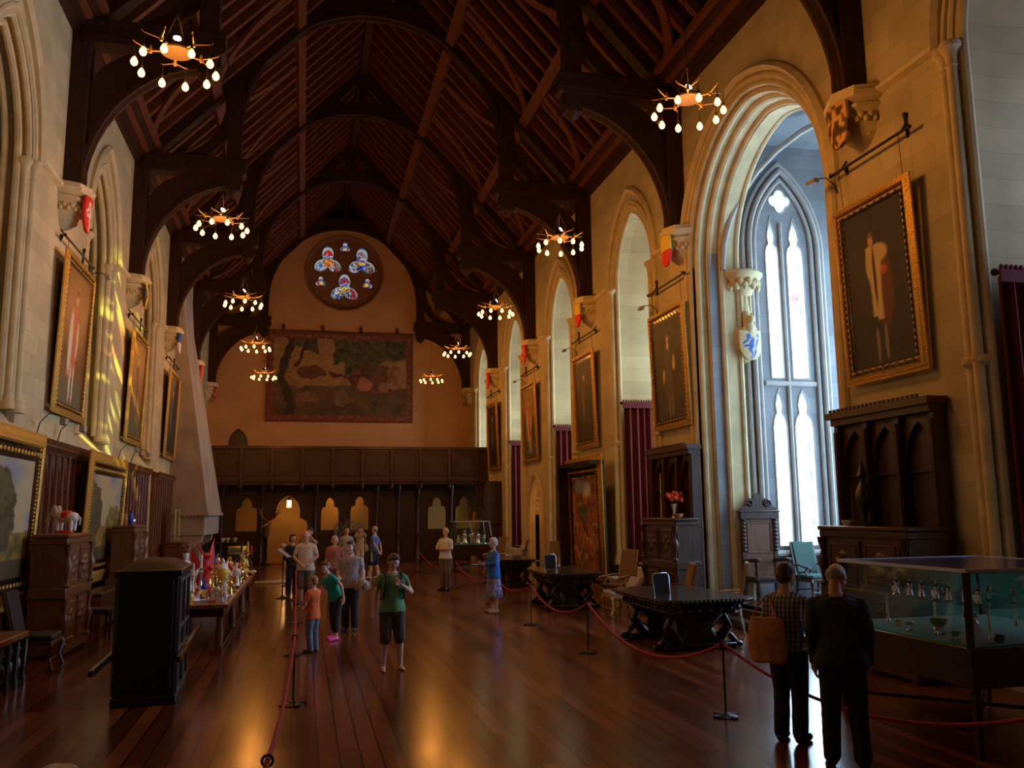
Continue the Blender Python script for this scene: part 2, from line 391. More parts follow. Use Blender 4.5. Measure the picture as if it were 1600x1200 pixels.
def picture(name, w, h, nx, ny, func, m, parent=None, O=(0, 0, 0), U=(1, 0, 0), V=(0, 0, 1), warp=None, thick=0, W=(0, -1, 0)):
    """grid in plane, colour per vertex from func(u,v) u,v in 0..1; warp(u,v)->(a,b,c)"""
    O, U, V, W = map(Vector, (O, U, V, W)); vs = []; cs = []
    for j in range(ny+1):
        for i in range(nx+1):
            u, v = i/nx, j/ny
            a, b, c = warp(u, v) if warp else ((u-.5)*w, v*h, 0)
            vs.append(O+U*a+V*b+W*c); cs.append(func(u, v))
    fs = [(j*(nx+1)+i, j*(nx+1)+i+1, (j+1)*(nx+1)+i+1, (j+1)*(nx+1)+i) for j in range(ny) for i in range(nx)]
    if thick:
        b = len(vs)
        vs += [v-W*thick for v in vs[:b]]; cs += cs[:b]
        fs += [tuple(x+b for x in reversed(f)) for f in fs]
        rim = [i for i in range(nx+1)]+[(j)*(nx+1)+nx for j in range(1, ny+1)]+[ny*(nx+1)+i for i in range(nx-1, -1, -1)]+[j*(nx+1) for j in range(ny-1, 0, -1)]
        for q in range(len(rim)): a0, a1 = rim[q], rim[(q+1) % len(rim)]; fs.append((a0, a0+b, a1+b, a1))
    me = bpy.data.meshes.new(name); me.from_pydata([tuple(v) for v in vs], [], fs)
    ca = me.color_attributes.new('Col', 'FLOAT_COLOR', 'POINT')
    ca.data.foreach_set('color', [x for c in cs for x in (*c, 1)])
    me.materials.append(m); o = bpy.data.objects.new(name, me); COL.objects.link(o)
    if parent is not None: o.parent = parent
    return o
# ------------------------------------------------------------ the setting
XL, XR, XC, YE, BAY, Y0 = -4.7, 8.4, 1.83, 44.8, 6.66, 11.25
TR = [Y0+BAY*k for k in range(-1, 6)]            # roof trusses
RW = dict(O=(XR, 0, 0), U=(0, 1, 0), V=(0, 0, 1), W=(-1, 0, 0))
LW = dict(O=(XL, 0, 0), U=(0, 1, 0), V=(0, 0, 1), W=(1, 0, 0))
EW = dict(O=(0, YE, 0), U=(1, 0, 0), V=(0, 0, 1), W=(0, -1, 0))
def struct(g, name, m, parent=None, **k):
    o = g.build(name, m, parent, **k)
    if parent is None: o['kind'] = 'structure'
    return o
fl = G(); fl.box(XL-2, XR+5, -4, YE+1, -.2, 0); struct(fl, 'floor', floor_mat())
NR = [7.83, 21.15, 27.8, 34.46, 41.1]             # right niches
OB = 14.92                                        # oriel centre
# right wall
g = G()
holes = [shift(arch(1.3, 8.35, 10.2, .78), c) for c in NR]+[shift(arch(2.62, 7.6, 10.45, .30), OB), shift(arch(.95, 2.1, 3.45, .02), 31.35)]
plate(g, [(-4, -.1), (YE+.3, -.1), (YE+.3, 12.5), (-4, 12.5)], holes, -.35, **RW)
struct(g, 'wall_right', STONE_YZ, smooth=False)
NL = [14.58, 21.24, 27.9]
g = G()
plate(g, [(-4, -.1), (YE+.3, -.1), (YE+.3, 12.5), (-4, 12.5)], [shift(arch(1.3, 8.25, 10.3, 3.75), c) for c in NL], -.3, **LW)
for c in NL:                                       # blind backs of the left niches and their sloping sills
    g.box(XL-.62, XL-.55, c-1.6, c+1.6, 3.6, 10.6)
    g.add([(XL-.6, c-1.3, 4.45), (XL+.02, c-1.3, 3.66), (XL+.02, c+1.3, 3.66), (XL-.6, c+1.3, 4.45), (XL-.6, c-1.3, 3.5), (XL+.02, c-1.3, 3.5), (XL+.02, c+1.3, 3.5), (XL-.6, c+1.3, 3.5)],
          [(0, 1, 2, 3), (7, 6, 5, 4), (0, 4, 5, 1), (1, 5, 6, 2), (2, 6, 7, 3), (3, 7, 4, 0)])
    pa = arch(1.34, 8.25, 10.36, 3.7, 12); n = len(pa)
    g.add([(XL-.25, c+a, b) for a, b in pa]+[(XL-.6, c+a, b) for a, b in pa], [(i, i+1, i+1+n, i+n) for i in range(n-1)])
struct(g, 'wall_left', STONE_YZ, smooth=False)
def mould(g, c, a, s, t, z0, fr, rolls, base=0):
    """rolls: (offset, depth, radius); swept round the arch as half rolls"""
    for off, dep, r in rolls:
        prof = [(off+r*cos(x), dep+r*sin(x)) for x in [2*pi*i/8 for i in range(8)]]
        g.sweep(shift(arch(a, s, t, z0, 12), c), prof, **fr)
def hood(g, c, a, s, t, fr, r=.07):
    prof = [(0, 0), (.0, r), (.08, r*1.9), (.16, r), (.16, 0)]
    g.sweep(shift(arch(a, s, t, None, 12), c), prof, **fr)
def column(g, x, y, z0, z1, fr_w, rad=.075):
    """wall shaft with base, ring and capital"""
    g.lathe([(rad*1.9, z0-.22), (rad*1.9, z0-.1), (rad*1.5, z0-.06), (rad*1.6, z0-.02), (rad*1.1, z0+.04), (rad, z0+.08), (rad, z1-.32), (rad*1.25, z1-.3), (rad, z1-.27), (rad*1.15, z1-.15), (rad*1.7, z1-.08), (rad*2.1, z1-.05), (rad*2.1, z1), (rad*1.8, z1+.04)], (x, y, 0), 12)
# side niches of the right wall: mouldings, reveals, glazing
for c in NR:
    g = G()
    mould(g, c, 1.3, 8.35, 10.2, .8, RW, [(.0, -.06, .06), (.14, -.02, .07), (.26, .02, .045)])
    hood(g, c, 1.62, 8.45, 10.72, RW)
    for s in (-1, 1):
        for dx in (.10, .28): column(g, XR-.02-.05*(dx < .2), c+s*(1.3+dx), 1.0, 8.35, None, .07)
        for zz in (4.05,):
            for dx in (.10, .28): g.lathe([(.08, zz-.07), (.12, zz-.03), (.12, zz+.03), (.08, zz+.07)], (XR-.02, c+s*(1.3+dx), 0), 12)
    struct(g, 'trim_niche', STONE)
    g = G()
    pa = arch(1.34, 8.35, 10.26, .76, 12); pb = arch(1.22, 7.9, 9.35, .78, 12); n = len(pa)
    vs = [(XR+.27, c+a, b) for a, b in pa]+[(XR+2.0, c+a, b) for a, b in pb]
    g.add(vs, [(i, i+1, i+1+n, i+n) for i in range(n-1)])
    g.box(XR-.1, XR+2.05, c-1.35, c+1.35, .3, .78)
    plate(g, [(c-1.3, .7), (c+1.3, .7), (c+1.3, 9.6), (c-1.3, 9.6)], [shift(arch(.48, 7.6, 8.5, 1.6), c-.56), shift(arch(.48, 7.6, 8.5, 1.6), c+.56)], -.15, (XR+2.0, 0, 0), (0, 1, 0), (0, 0, 1), (-1, 0, 0))
    struct(g, 'wall_niche', STONE_YZ)
    g = G(); g.box(XR+2.08, XR+2.1, c-1.15, c+1.15, 1.5, 8.7); struct(g, 'window_niche', WGL_A if c < 10 else WGL_N, smooth=False)
# left niches
for c in NL:
    g = G()
    mould(g, c, 1.3, 8.25, 10.3, 4.1, LW, [(.0, -.08, .06), (.13, -.02, .06), (-.14, -.2, .06), (-.16, -.4, .05)])
    hood(g, c, 1.5, 8.35, 10.75, LW)
    for s in (-1, 1):
        column(g, XL-.02, c+s*1.38, 4.15, 8.3, None, .075); column(g, XL-.1, c+s*1.22, 4.2, 8.3, None, .06)
    struct(g, 'trim_niche', STONE)
# string course between hood and corbel
g = G()
for y in TR+[YE+1]:
    for c0, a in [(c, 1.62) for c in NR]+[(OB, 2.95)]:
        for s in (-1, 1):
            e = c0+s*(a+.05)
            if 0 < (y-e)*s < 2.2: g.prism([(0, 0), (.10, .04), (.12, .09), (.0, .16)], abs(y-e), (XR, min(y, e), 8.42), (-1, 0, 0), (0, 0, 1), (0, 1, 0))
    for c0 in NL:
        for s in (-1, 1):
            e = c0+s*1.55
            if 0 < (y-e)*s < 2.4: g.prism([(0, 0), (.10, .04), (.12, .09), (.0, .16)], abs(y-e), (XL, min(y, e), 8.42), (1, 0, 0), (0, 0, 1), (0, 1, 0))
g.prism([(0, 0), (.10, .04), (.12, .09), (.0, .16)], 13, (XL, 0, 8.42), (1, 0, 0), (0, 0, 1), (0, 1, 0))
struct(g, 'trim_string_course', STONE)
# ---- oriel
g = G()
prev = arch(2.62, 7.6, 10.45, .3, 16)
steps = [(2.62, 10.45, 0, .16), (2.5, 10.32, .16, .16), (2.5, 10.32, .16, .42), (2.38, 10.18, .42, .42), (2.30, 10.1, .42, .62), (2.2, 9.98, .62, .62), (2.12, 9.9, .62, 1.0)]
def orl(a, t, dep): return [(XR+dep, OB+x, z) for x, z in arch(a, 7.6, t, .3, 16)]
rings = [orl(2.62, 10.45, .0), orl(2.62, 10.45, .12), orl(2.52, 10.34, .12), orl(2.52, 10.34, .36), orl(2.42, 10.23, .36), orl(2.42, 10.23, .6), orl(2.32, 10.12, .6), orl(2.32, 10.12, 1.0)]
n = len(rings[0]); vs = [p for r in rings for p in r]
g.add(vs, [(r*n+i, r*n+i+1, (r+1)*n+i+1, (r+1)*n+i) for r in range(len(rings)-1) for i in range(n-1)])
for off, dep, r in ((.18, .02, .08), (.05, -.0, .06), (-.06, -.12, .07), (-.14, -.36, .08), (-.24, -.6, .07), (-.30, -.95, .06)):
    prof = [(off+r*cos(x), dep+r*sin(x)) for x in [2*pi*i/8 for i in range(8)]]
    g.sweep(shift(arch(2.62, 7.6, 10.45, .3, 16), OB), prof, **RW)
hood(g, OB, 2.86, 7.6, 10.72, RW, .09)
struct(g, 'trim_oriel_arch', STONE)
OY0, OY1, OX = OB-2.35, 17.32, 13.2
g = G()
UH = dict(O=(0, OY1, 0), U=(1, 0, 0), V=(0, 0, 1), W=(0, 1, 0))
def uplight(xc, k):
    L = [(-1, 5.1), (-1, 7.95), (-.85, 8.12), (-.45, 8.22), (-.6, 8.36), (-.5, 8.5), (-.2, 8.72), (0, 8.85)]
    L += [(-a, b) for a, b in reversed(L[:-1])]
    return [(xc+a*k, b) for a, b in L]
wl = [uplight(10.29, .165), uplight(10.87, .21)]
def cusp(xc, k=1):                                  # lower lights: small head above a broader one
    L = [(-.25, 1.4), (-.25, 4.0), (-.2, 4.2), (-.11, 4.32), (-.14, 4.5), (-.08, 4.72), (0, 4.84)]
    L += [(-a, b) for a, b in reversed(L[:-1])]
    return [(xc+a*k, b) for a, b in L]
wl += [cusp(10.27, .68), cusp(10.86, .92)]
wl += [foil(.15, 4, .13, (10.56, 9.25), pi/2, 8)]
plate(g, [(XR+.3, 0), (OX+.1, 0), (OX+.1, 10.9), (XR+.3, 10.9)], wl, .3, **UH)
g.box(XR+.3, OX+.2, OY0-.2, OY0, 0, 10.9)
plate(g, [(OY0-.1, 0), (OY1+.1, 0), (OY1+.1, 10.9), (OY0-.1, 10.9)], [shift(arch(.62, 7.8, 8.8, 1.6), c) for c in (13.35, 14.95, 16.55)], .25, (OX, 0, 0), (0, 1, 0), (0, 0, 1), (1, 0, 0))
g.box(XR+.3, OX+.3, OY0-.1, OY1+.3, 10.6, 10.8)
struct(g, 'wall_oriel', stone_mat('oriel_plaster', (.40, .42, .44), ('X', 'Z')), smooth=False)
g = G()
WU = dict(O=(0, OY1, 0), U=(1, 0, 0), V=(0, 0, 1), W=(0, -1, 0))
def rollpath(path, r, dep=0, close=False):
    prof = [(r*cos(x), dep+r*sin(x)) for x in [2*pi*i/8 for i in range(8)]]; g.sweep(path, prof, closed=close, **WU)
for a, t, r, d in ((.72, 9.75, .05, .03), (.86, 9.95, .06, .08), (1.0, 10.15, .05, .02)): rollpath(shift(arch(a, 8.1, t, 1.2, 12), 10.56), r, d)
for L in wl: rollpath(L, .022, .0, True)
rollpath([(10.53, 1.3), (10.53, 8.7)], .045, .02); rollpath([(9.95, 4.98), (11.2, 4.98)], .06, .02); rollpath([(9.8, 1.25), (11.4, 1.25)], .07, .04)
# vault ribs of the oriel
for q in ((9.0, OY1-.1), (OX-.2, OY1-.1), (9.0, OY0+.1), (OX-.2, OY0+.1)):
    pts = []
    for i in range(9):
        t = i/8; a = t*pi/2
        pts.append((q[0]+(11-q[0])*(1-cos(a)), q[1]+(OB-q[1])*(1-cos(a)), 7.5+2.95*sin(a)))
    g.tube(pts, .07, 8)
struct(g, 'trim_oriel_tracery', mat('grey_oriel_stone', (.52, .50, .46), .8, noise=.2, nscale=3))
def sideglass(u, v):
    x, z = 9.9+1.4*u, 1.3+8.3*v
    if (math.hypot((x-10.93)/.11, (z-7.05)/.16) < 1 and vn(x*60, z*40) > .4) or (math.hypot((x-10.28)/.13, (z-7.5)/.28) < 1 and vn(x*70, z*30) > .66) or (math.hypot((x-10.9)/.12, (z-7.6)/.3) < 1 and vn(x*70, z*30) > .7): return (.45, .03, .12)
    e = min(abs(abs(x-10.29)-.165), abs(abs(x-10.87)-.21))
    if e < .022 and vn(x*9, z*9, 3) > .6: return [(.02, .10, .5), (.4, .10, .02), (.03, .3, .2)][int(z*5) % 3]
    return (.60, .80, 1)
o = picture('window_oriel_side', 1.4, 8.3, 90, 330, sideglass, SIDEGL, O=(10.6, OY1+.2, 1.3)); o['kind'] = 'structure'
g = G(); g.box(OX+.15, OX+.17, OY0, OY1, 1.5, 9.0); struct(g, 'window_oriel', WGL_O, smooth=False)
g = G(); g.box(XR-.42, XR+.05, OB-2.75, OB+2.55, 0, .15); g.box(XR-.1, OX, OB-2.6, OB+2.42, 0, .3)
struct(g, 'trim_oriel_step', WOOD, bevel=.01)
# small doorway in the right wall
g = G()
for off, dep, r in ((.02, .0, .05), (.14, .02, .06)): mould(g, 31.35, .95, 2.1, 3.45, .02, RW, [(off, dep, r)])
struct(g, 'trim_doorway', STONE)
g = G(); pa = arch(.95, 2.1, 3.45, 0, 8); n = len(pa)
g.add([(XR+.2, 31.35+a, b) for a, b in pa]+[(XR+2.4, 31.35+a, b) for a, b in pa], [(i, i+1, i+1+n, i+n) for i in range(n-1)])
g.box(XR+2.35, XR+2.5, 30.0, 32.7, 0, 3.6); struct(g, 'wall_passage', stone_mat('warm_passage_stone', (.62, .40, .20), ('Y', 'Z')))
light('passage_lamp', 'POINT', (XR+1.3, 31.2, 2.3), 26, (1, .5, .15), shadow_soft_size=.1)

# ---- end wall with the rose
RC, RZ, RR = 1.83, 14.66, 1.98
g = G()
plate(g, [(XL-.3, 0), (XR+.3, 0), (XR+.3, 12.4), (RC, 19.6), (XL-.3, 12.4)], [circle(RR, 40, (RC, RZ)), [(x, z) for x, z in shift(arch(.47, 5.7, 6.45, 4.05), -3.2)]], -.5, **EW)
struct(g, 'wall_end', PLASTER, smooth=False)
g = G(); g.box(-4.2, -2.3, YE+.5, YE+.6, 3.9, 6.8); struct(g, 'door_gallery', EBONY)
big = [(-.86, .60), (.90, .60), (.02, -.86)]; small = [(.02, 1.42), (-1.2, -.5), (1.2, -.5)]
def lobes(cx, cz):
    L = []
    for k in range(3):
        for j in range(-9, 10):
            f = abs(j)/9.5; r = .30+.50*(1-f**1.35); a = pi/2+2*pi*k/3+j/9.5*pi/3; L.append((cx+r*cos(a), cz+r*sin(a)))
    return L
holes = [lobes(x, z) for x, z in big]+[foil(.155, 3, .15, (x, z), pi/2, 8) for x, z in small]
holes = [[(x*1.0, z*1.15 if z > 0 else z) for x, z in [(a-cx, b-cz) for a, b in h]] for h, (cx, cz) in zip(holes, big+small)]
holes = [[(x+cx, z+cz) for x, z in h] for h, (cx, cz) in zip(holes, big+small)]
for ang in (62, 118, 10, 170, 232, 308): holes.append(circle(.04, 8, (1.72*cos(radians(ang)), 1.72*sin(radians(ang)))))
RO = dict(O=(RC, YE+.28, RZ), U=(1, 0, 0), V=(0, 0, 1), W=(0, -1, 0))
g = G(); plate(g, circle(RR+.02, 48), holes, -.16, **RO)
for h in holes[:6]: g.sweep(h, [(.0+.035*cos(x), .035*sin(x)) for x in [2*pi*i/6 for i in range(6)]], closed=True, **RO)
for r, d in ((RR-.05, .1), (RR-.02, .2), (RR+.02, .26)): g.sweep(circle(r, 48), [(.06*cos(x), d+.05*sin(x)) for x in [2*pi*i/8 for i in range(8)]], closed=True, **RO)
struct(g, 'trim_rose_tracery', mat('brown_tracery_stone', (.34, .16, .08), .8, noise=.3))
def stain(u, v):
    x, z = (u-.5)*4, (v-.5)*4; lead = fb(x*9, z*9, 5)
    for k, (cx, cz) in enumerate(small):
        d = math.hypot(x-cx, z-cz)
        if d < .36:
            if d < .10: return (1, .75, .05)
            return (.55, .65, .72) if d > .235 else mixc((.10, .16, .5), (.4, .08, .08), hsh(int(x*9), int(z*9)) > .6)
    for k, (cx, cz) in enumerate(big):
        dx, dz = x-cx, z-cz
        if math.hypot(dx, dz) < .88:
            th = (math.atan2(dz, dx)-pi/2) % (2*pi/3); th = min(th, 2*pi/3-th); rim = .30+.50*(1-(th/(pi/3))**1.35); r = math.hypot(dx, dz)
            if rim-r < .055: return (.45, .60, .66)
            if rim-r < .075 or lead < .27: return (.008, .01, .014)
            i, j = int(x*13+3*vn(x*6, z*6)), int(z*13+3*vn(z*6, x*6, 2)); q = hsh(i, j, 4)
            if vn(x*26, z*26, 8) < .24: return (.01, .012, .016)
            main = [(.62, .10, .02), (.04, .12, .70), (.10, .16, .30)][k]
            if abs(dx) < .2 and .0 < dz < .16: return (.95, .60, .05) if q > .3 else (.6, .2, .02)
            if dz > .42 and q > .4: return (.75, .02, .02) if k != 1 else (.5, .6, .75)
            if r < .30: return main if q > .45 else ((.75, .80, .85) if q > .22 else (.8, .45, .05))
            if dx > .3: return (.42, .02, .04) if q > .4 else (.25, .4, .3)
            return (.70, .80, .88) if q > .66 else ((.05, .22, .62) if q > .33 else [(.35, .45, .6), (.45, .03, .05), (.10, .10, .35)][k])
    return (.08, .12, .4)
o = picture('window_rose', 3.9, 3.9, 150, 150, stain, STAINED, O=(RC, YE+.46, RZ-1.95)); o['kind'] = 'structure'
g = G(); g.prism([(RC-2.6, 17.0), (RC+2.6, 17.0), (RC, 19.4)], .1, (0, YE-.12, 0)); struct(g, 'trim_gable_dark_infill', BOARD)  # added dark sheet that darkens the end wall above the arch
g = G(); g.box(XL-3, XR+5, -4.2, -4, -.1, 20); struct(g, 'wall_back', STONE_XZ)

# ---- gallery and screen under it
GY = 39.5
g = G(); g.box(XL, XR-.12, GY+.05, YE, 3.72, 3.98)
struct(g, 'floor_gallery', WOOD)
gal = thing('gallery_front', 'long dark carved oak gallery front below the tapestry', 'gallery front', (0, 0, 0))
g = G(); g.box(XL, XR-.12, GY-.1, GY+.22, 5.06, 5.2); g.box(XL, XR-.12, GY-.04, GY+.16, 4.96, 5.06); g.box(XL, XR-.12, GY-.06, GY+.2, 3.62, 3.86); g.box(XL, XR-.12, GY, GY+.14, 3.5, 5.0)
g.build('rail', WOOD, gal, bevel=.015)
for i in range(10):
    x = XL+.75+i*1.3
    g = G(); g.box(x-.07, x+.07, GY-.14, GY, 3.7, 5.1); g.lathe([(.03, 3.28), (.10, 3.42), (.08, 3.55), (.12, 3.66), (.09, 3.72)], (x, GY-.05, 0), 8); g.build('post', WOOD, gal, bevel=.01)
    g = G(); cx = x+.65; fo = foil(.26, 4, .24, (cx, 4.45), pi/4, 8)
    plate(g, [(cx-.56, 3.9), (cx+.56, 3.9), (cx+.56, 4.96), (cx-.56, 4.96)], [fo], .04, (0, GY-.02, 0), (1, 0, 0), (0, 0, 1), (0, -1, 0))
    for a in (0, pi/2, pi, 3*pi/2): g.sph((cx+.5*cos(a), GY-.05, 4.45+.45*sin(a)), (.05, .04, .05), 8)
    g.build('panel', mat('dark_brown_panel_oak', (.085, .028, .014), .5, noise=.4, nscale=6), gal) if i < 9 else None  # gallery panels in one even, darker brown oak
scr = thing('wooden_screen', 'dark oak screen with cusped openings under the gallery', 'screen', (0, 0, 0))
def cuspopen(x, w, z0, z1, foot=None):
    h = z1-z0; zs = z0+h*.52
    return [(x-w, z0), (x-w, zs), (x-w*.9, zs+h*.16), (x-w*.52, zs+h*.2), (x-w*.5, zs+h*.34), (x-w*.25, zs+h*.44), (x, z1), (x+w*.25, zs+h*.44), (x+w*.5, zs+h*.34), (x+w*.52, zs+h*.2), (x+w*.9, zs+h*.16), (x+w, zs), (x+w, z0)]
SY = 41.0
ops = [cuspopen(-2.44, .48, 1.5, 3.0), cuspopen(1.2, .42, 1.5, 3.0), cuspopen(2.54, .44, 1.5, 3.05), cuspopen(6.12, .45, 1.48, 3.0), cuspopen(7.42, .43, 1.48, 3.0)]
door = [(-1.55, .02), (-1.55, 1.7), (-1.48, 1.95), (-1.2, 2.1), (-1.2, 2.4), (-1.1, 2.75), (-.9, 2.95), (-.65, 3.1), (-.4, 2.95), (-.2, 2.75), (-.1, 2.4), (-.1, 2.1), (.18, 1.95), (.26, 1.7), (.26, .02)]
g = G(); plate(g, [(XL, 0), (XR-.02, 0), (XR-.02, 3.75), (XL, 3.75)], ops+[door], .12, (0, SY, 0), (1, 0, 0), (0, 0, 1), (0, 1, 0))
g.build('panelling', WOOD, scr)
for L in ops+[door]:
    g = G(); g.sweep(L, [(.035*cos(x), .03+.035*sin(x)) for x in [2*pi*i/6 for i in range(6)]], O=(0, SY, 0), W=(0, -1, 0)); g.build('moulding', WOOD, scr)
for x in (-4.5, -3.5, -1.8, .55, 3.3, 4.3, 5.2, 6.78, 8.2):
    g = G(); g.box(x-.08, x+.08, SY-.12, SY+.0, 0, 3.7); g.lathe([(.13, 0), (.13, .15), (.09, .2), (.07, 1.2), (.09, 1.3), (.07, 1.4), (.07, 2.9), (.12, 3.1), (.16, 3.5)], (x, SY-.12, 0), 10); g.build('post', WOOD, scr)
for z in (1.2, 3.25):
    g = G(); g.prism([(0, 0), (.08, .03), (.08, .1), (0, .13)], XR-.1-XL, (XL, SY, z), (0, -1, 0), (0, 0, 1), (1, 0, 0)) if z > 3 else g.box(XL, -1.6, SY-.05, SY, z, z+.1).box(.32, XR-.1, SY-.05, SY, z, z+.1); g.build('rail', WOOD, scr)
g = G(); g.box(XL, XR, 43.2, 43.3, 0, 3.7); struct(g, 'wall_passage', mat('ochre_plaster', (.62, .33, .10), .9, noise=.2, nscale=1.2))
light('screen_passage_lamp', 'POINT', (1.7, 42.2, 3.1), 30, (1, .52, .15), shadow_soft_size=.1)
lan = thing('hanging_lantern', 'small lit square lantern hanging in the passage doorway', 'lantern', (-.63, 41.9, 0))
g = G()
for a in range(4):
    x, y = .15*cos(pi/4+a*pi/2), .15*sin(pi/4+a*pi/2); g.tube([(x, y, 2.55), (x, y, 2.88)], .012, 6)
g.lathe([(.17, 2.53), (.17, 2.56)], (0, 0, 0), 4, a0=pi/4); g.lathe([(.17, 2.87), (.1, 2.97), (.03, 3.02), (.01, 3.7)], (0, 0, 0), 4, a0=pi/4); g.build('frame', BRONZE, lan)
g = G(); g.lathe([(.13, 2.57), (.13, 2.86)], (0, 0, 0), 4, a0=pi/4); g.build('glowing_pane', mat('lantern_glow', (1, .8, .4), .3, emit=(1, .62, .22), es=14), lan)
light('lantern_light', 'POINT', (-.63, 41.6, 2.5), 22, (1, .5, .15), shadow_soft_size=.15)

# ---- roof
def ridge(d): return 19.0-1.07*d
for b in range(7):
    ya, yb = (TR[b], TR[b+1]) if b < 6 else (-4, TR[0])
    g = G()
    for s in (-1, 1):
        P = [(XC, 19.1+.15), (XC+s*6.75, ridge(6.75)+.15)]
        g.add([(P[0][0], ya, P[0][1]), (P[1][0], ya, P[1][1]), (P[1][0], yb, P[1][1]), (P[0][0], yb, P[0][1]), (P[0][0], ya, P[0][1]+.1), (P[1][0], ya, P[1][1]+.1), (P[1][0], yb, P[1][1]+.1), (P[0][0], yb, P[0][1]+.1)],
              [(0, 1, 2, 3), (7, 6, 5, 4), (0, 4, 5, 1), (1, 5, 6, 2), (2, 6, 7, 3), (3, 7, 4, 0)])
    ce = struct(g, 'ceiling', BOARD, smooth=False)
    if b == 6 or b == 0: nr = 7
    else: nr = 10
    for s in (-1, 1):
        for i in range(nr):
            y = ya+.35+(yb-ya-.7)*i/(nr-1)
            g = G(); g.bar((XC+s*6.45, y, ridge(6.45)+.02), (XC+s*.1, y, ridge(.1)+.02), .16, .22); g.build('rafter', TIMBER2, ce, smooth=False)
        for d, wd in ((2.25, .26), (4.5, .26)):
            g = G(); g.bar((XC+s*d, ya, ridge(d)-.18), (XC+s*d, yb, ridge(d)-.18), wd, .3, up=(s*-.73, 0, .68)); g.build('purlin', TIMBER2, ce, smooth=False)
        # cornice of stepped boards above the wall head
        for k in range(5):
            g = G(); d = 6.5-.14*k; z = 11.86+.09*k
            g.prism([(0, 0), (.11, .03), (.13, .12), (0, .2)], yb-ya, (XC+s*(d+.05), ya, z), (-s, 0, 0), (0, 0, 1), (0, 1, 0)); g.build('cornice_board', TIMBER if k % 2 else TIMBER2, ce)
        g = G(); g.bar((XC+s*6.55, ya, 12.1), (XC+s*6.55, yb, 12.1), .3, .55); g.build('wall_plate', TIMBER, ce)
        # wind braces: curved timbers in the plane of the roof
        for d0, d1 in ((4.5, 2.4), (6.1, 4.6)):
            for e in (0, 1):
                pts = []
                for i in range(9):
                    t = i/8; a = t*pi/2; yy = (.2+1.9*sin(a)); dd = d0+(d1-d0)*(1-cos(a))
                    pts.append((XC+s*dd, (ya+yy) if e == 0 else (yb-yy), ridge(dd)-.16))
                g = G()
                for p, q in zip(pts, pts[1:]): g.bar(p, q, .24, .1, up=(s*.73, 0, .68))
                g.build('wind_brace', TIMBER2, ce, smooth=False)
    g = G(); g.bar((XC, ya, 18.75), (XC, yb, 18.75), .25, .4); g.build('ridge_beam', TIMBER, ce)
def ribpoly(pts, t, y, w):
    """curved timber: inner curve pts (d,z), outer by offset t; returns per-side prism"""
    P = [Vector(p) for p in pts]; out = []
    for i in range(len(P)):
        d = (P[min(i+1, len(P)-1)]-P[max(i-1, 0)]).normalized(); out.append(P[i]+Vector((d.y, -d.x))*t)
    return [tuple(p) for p in P]+[tuple(p) for p in reversed(out)]
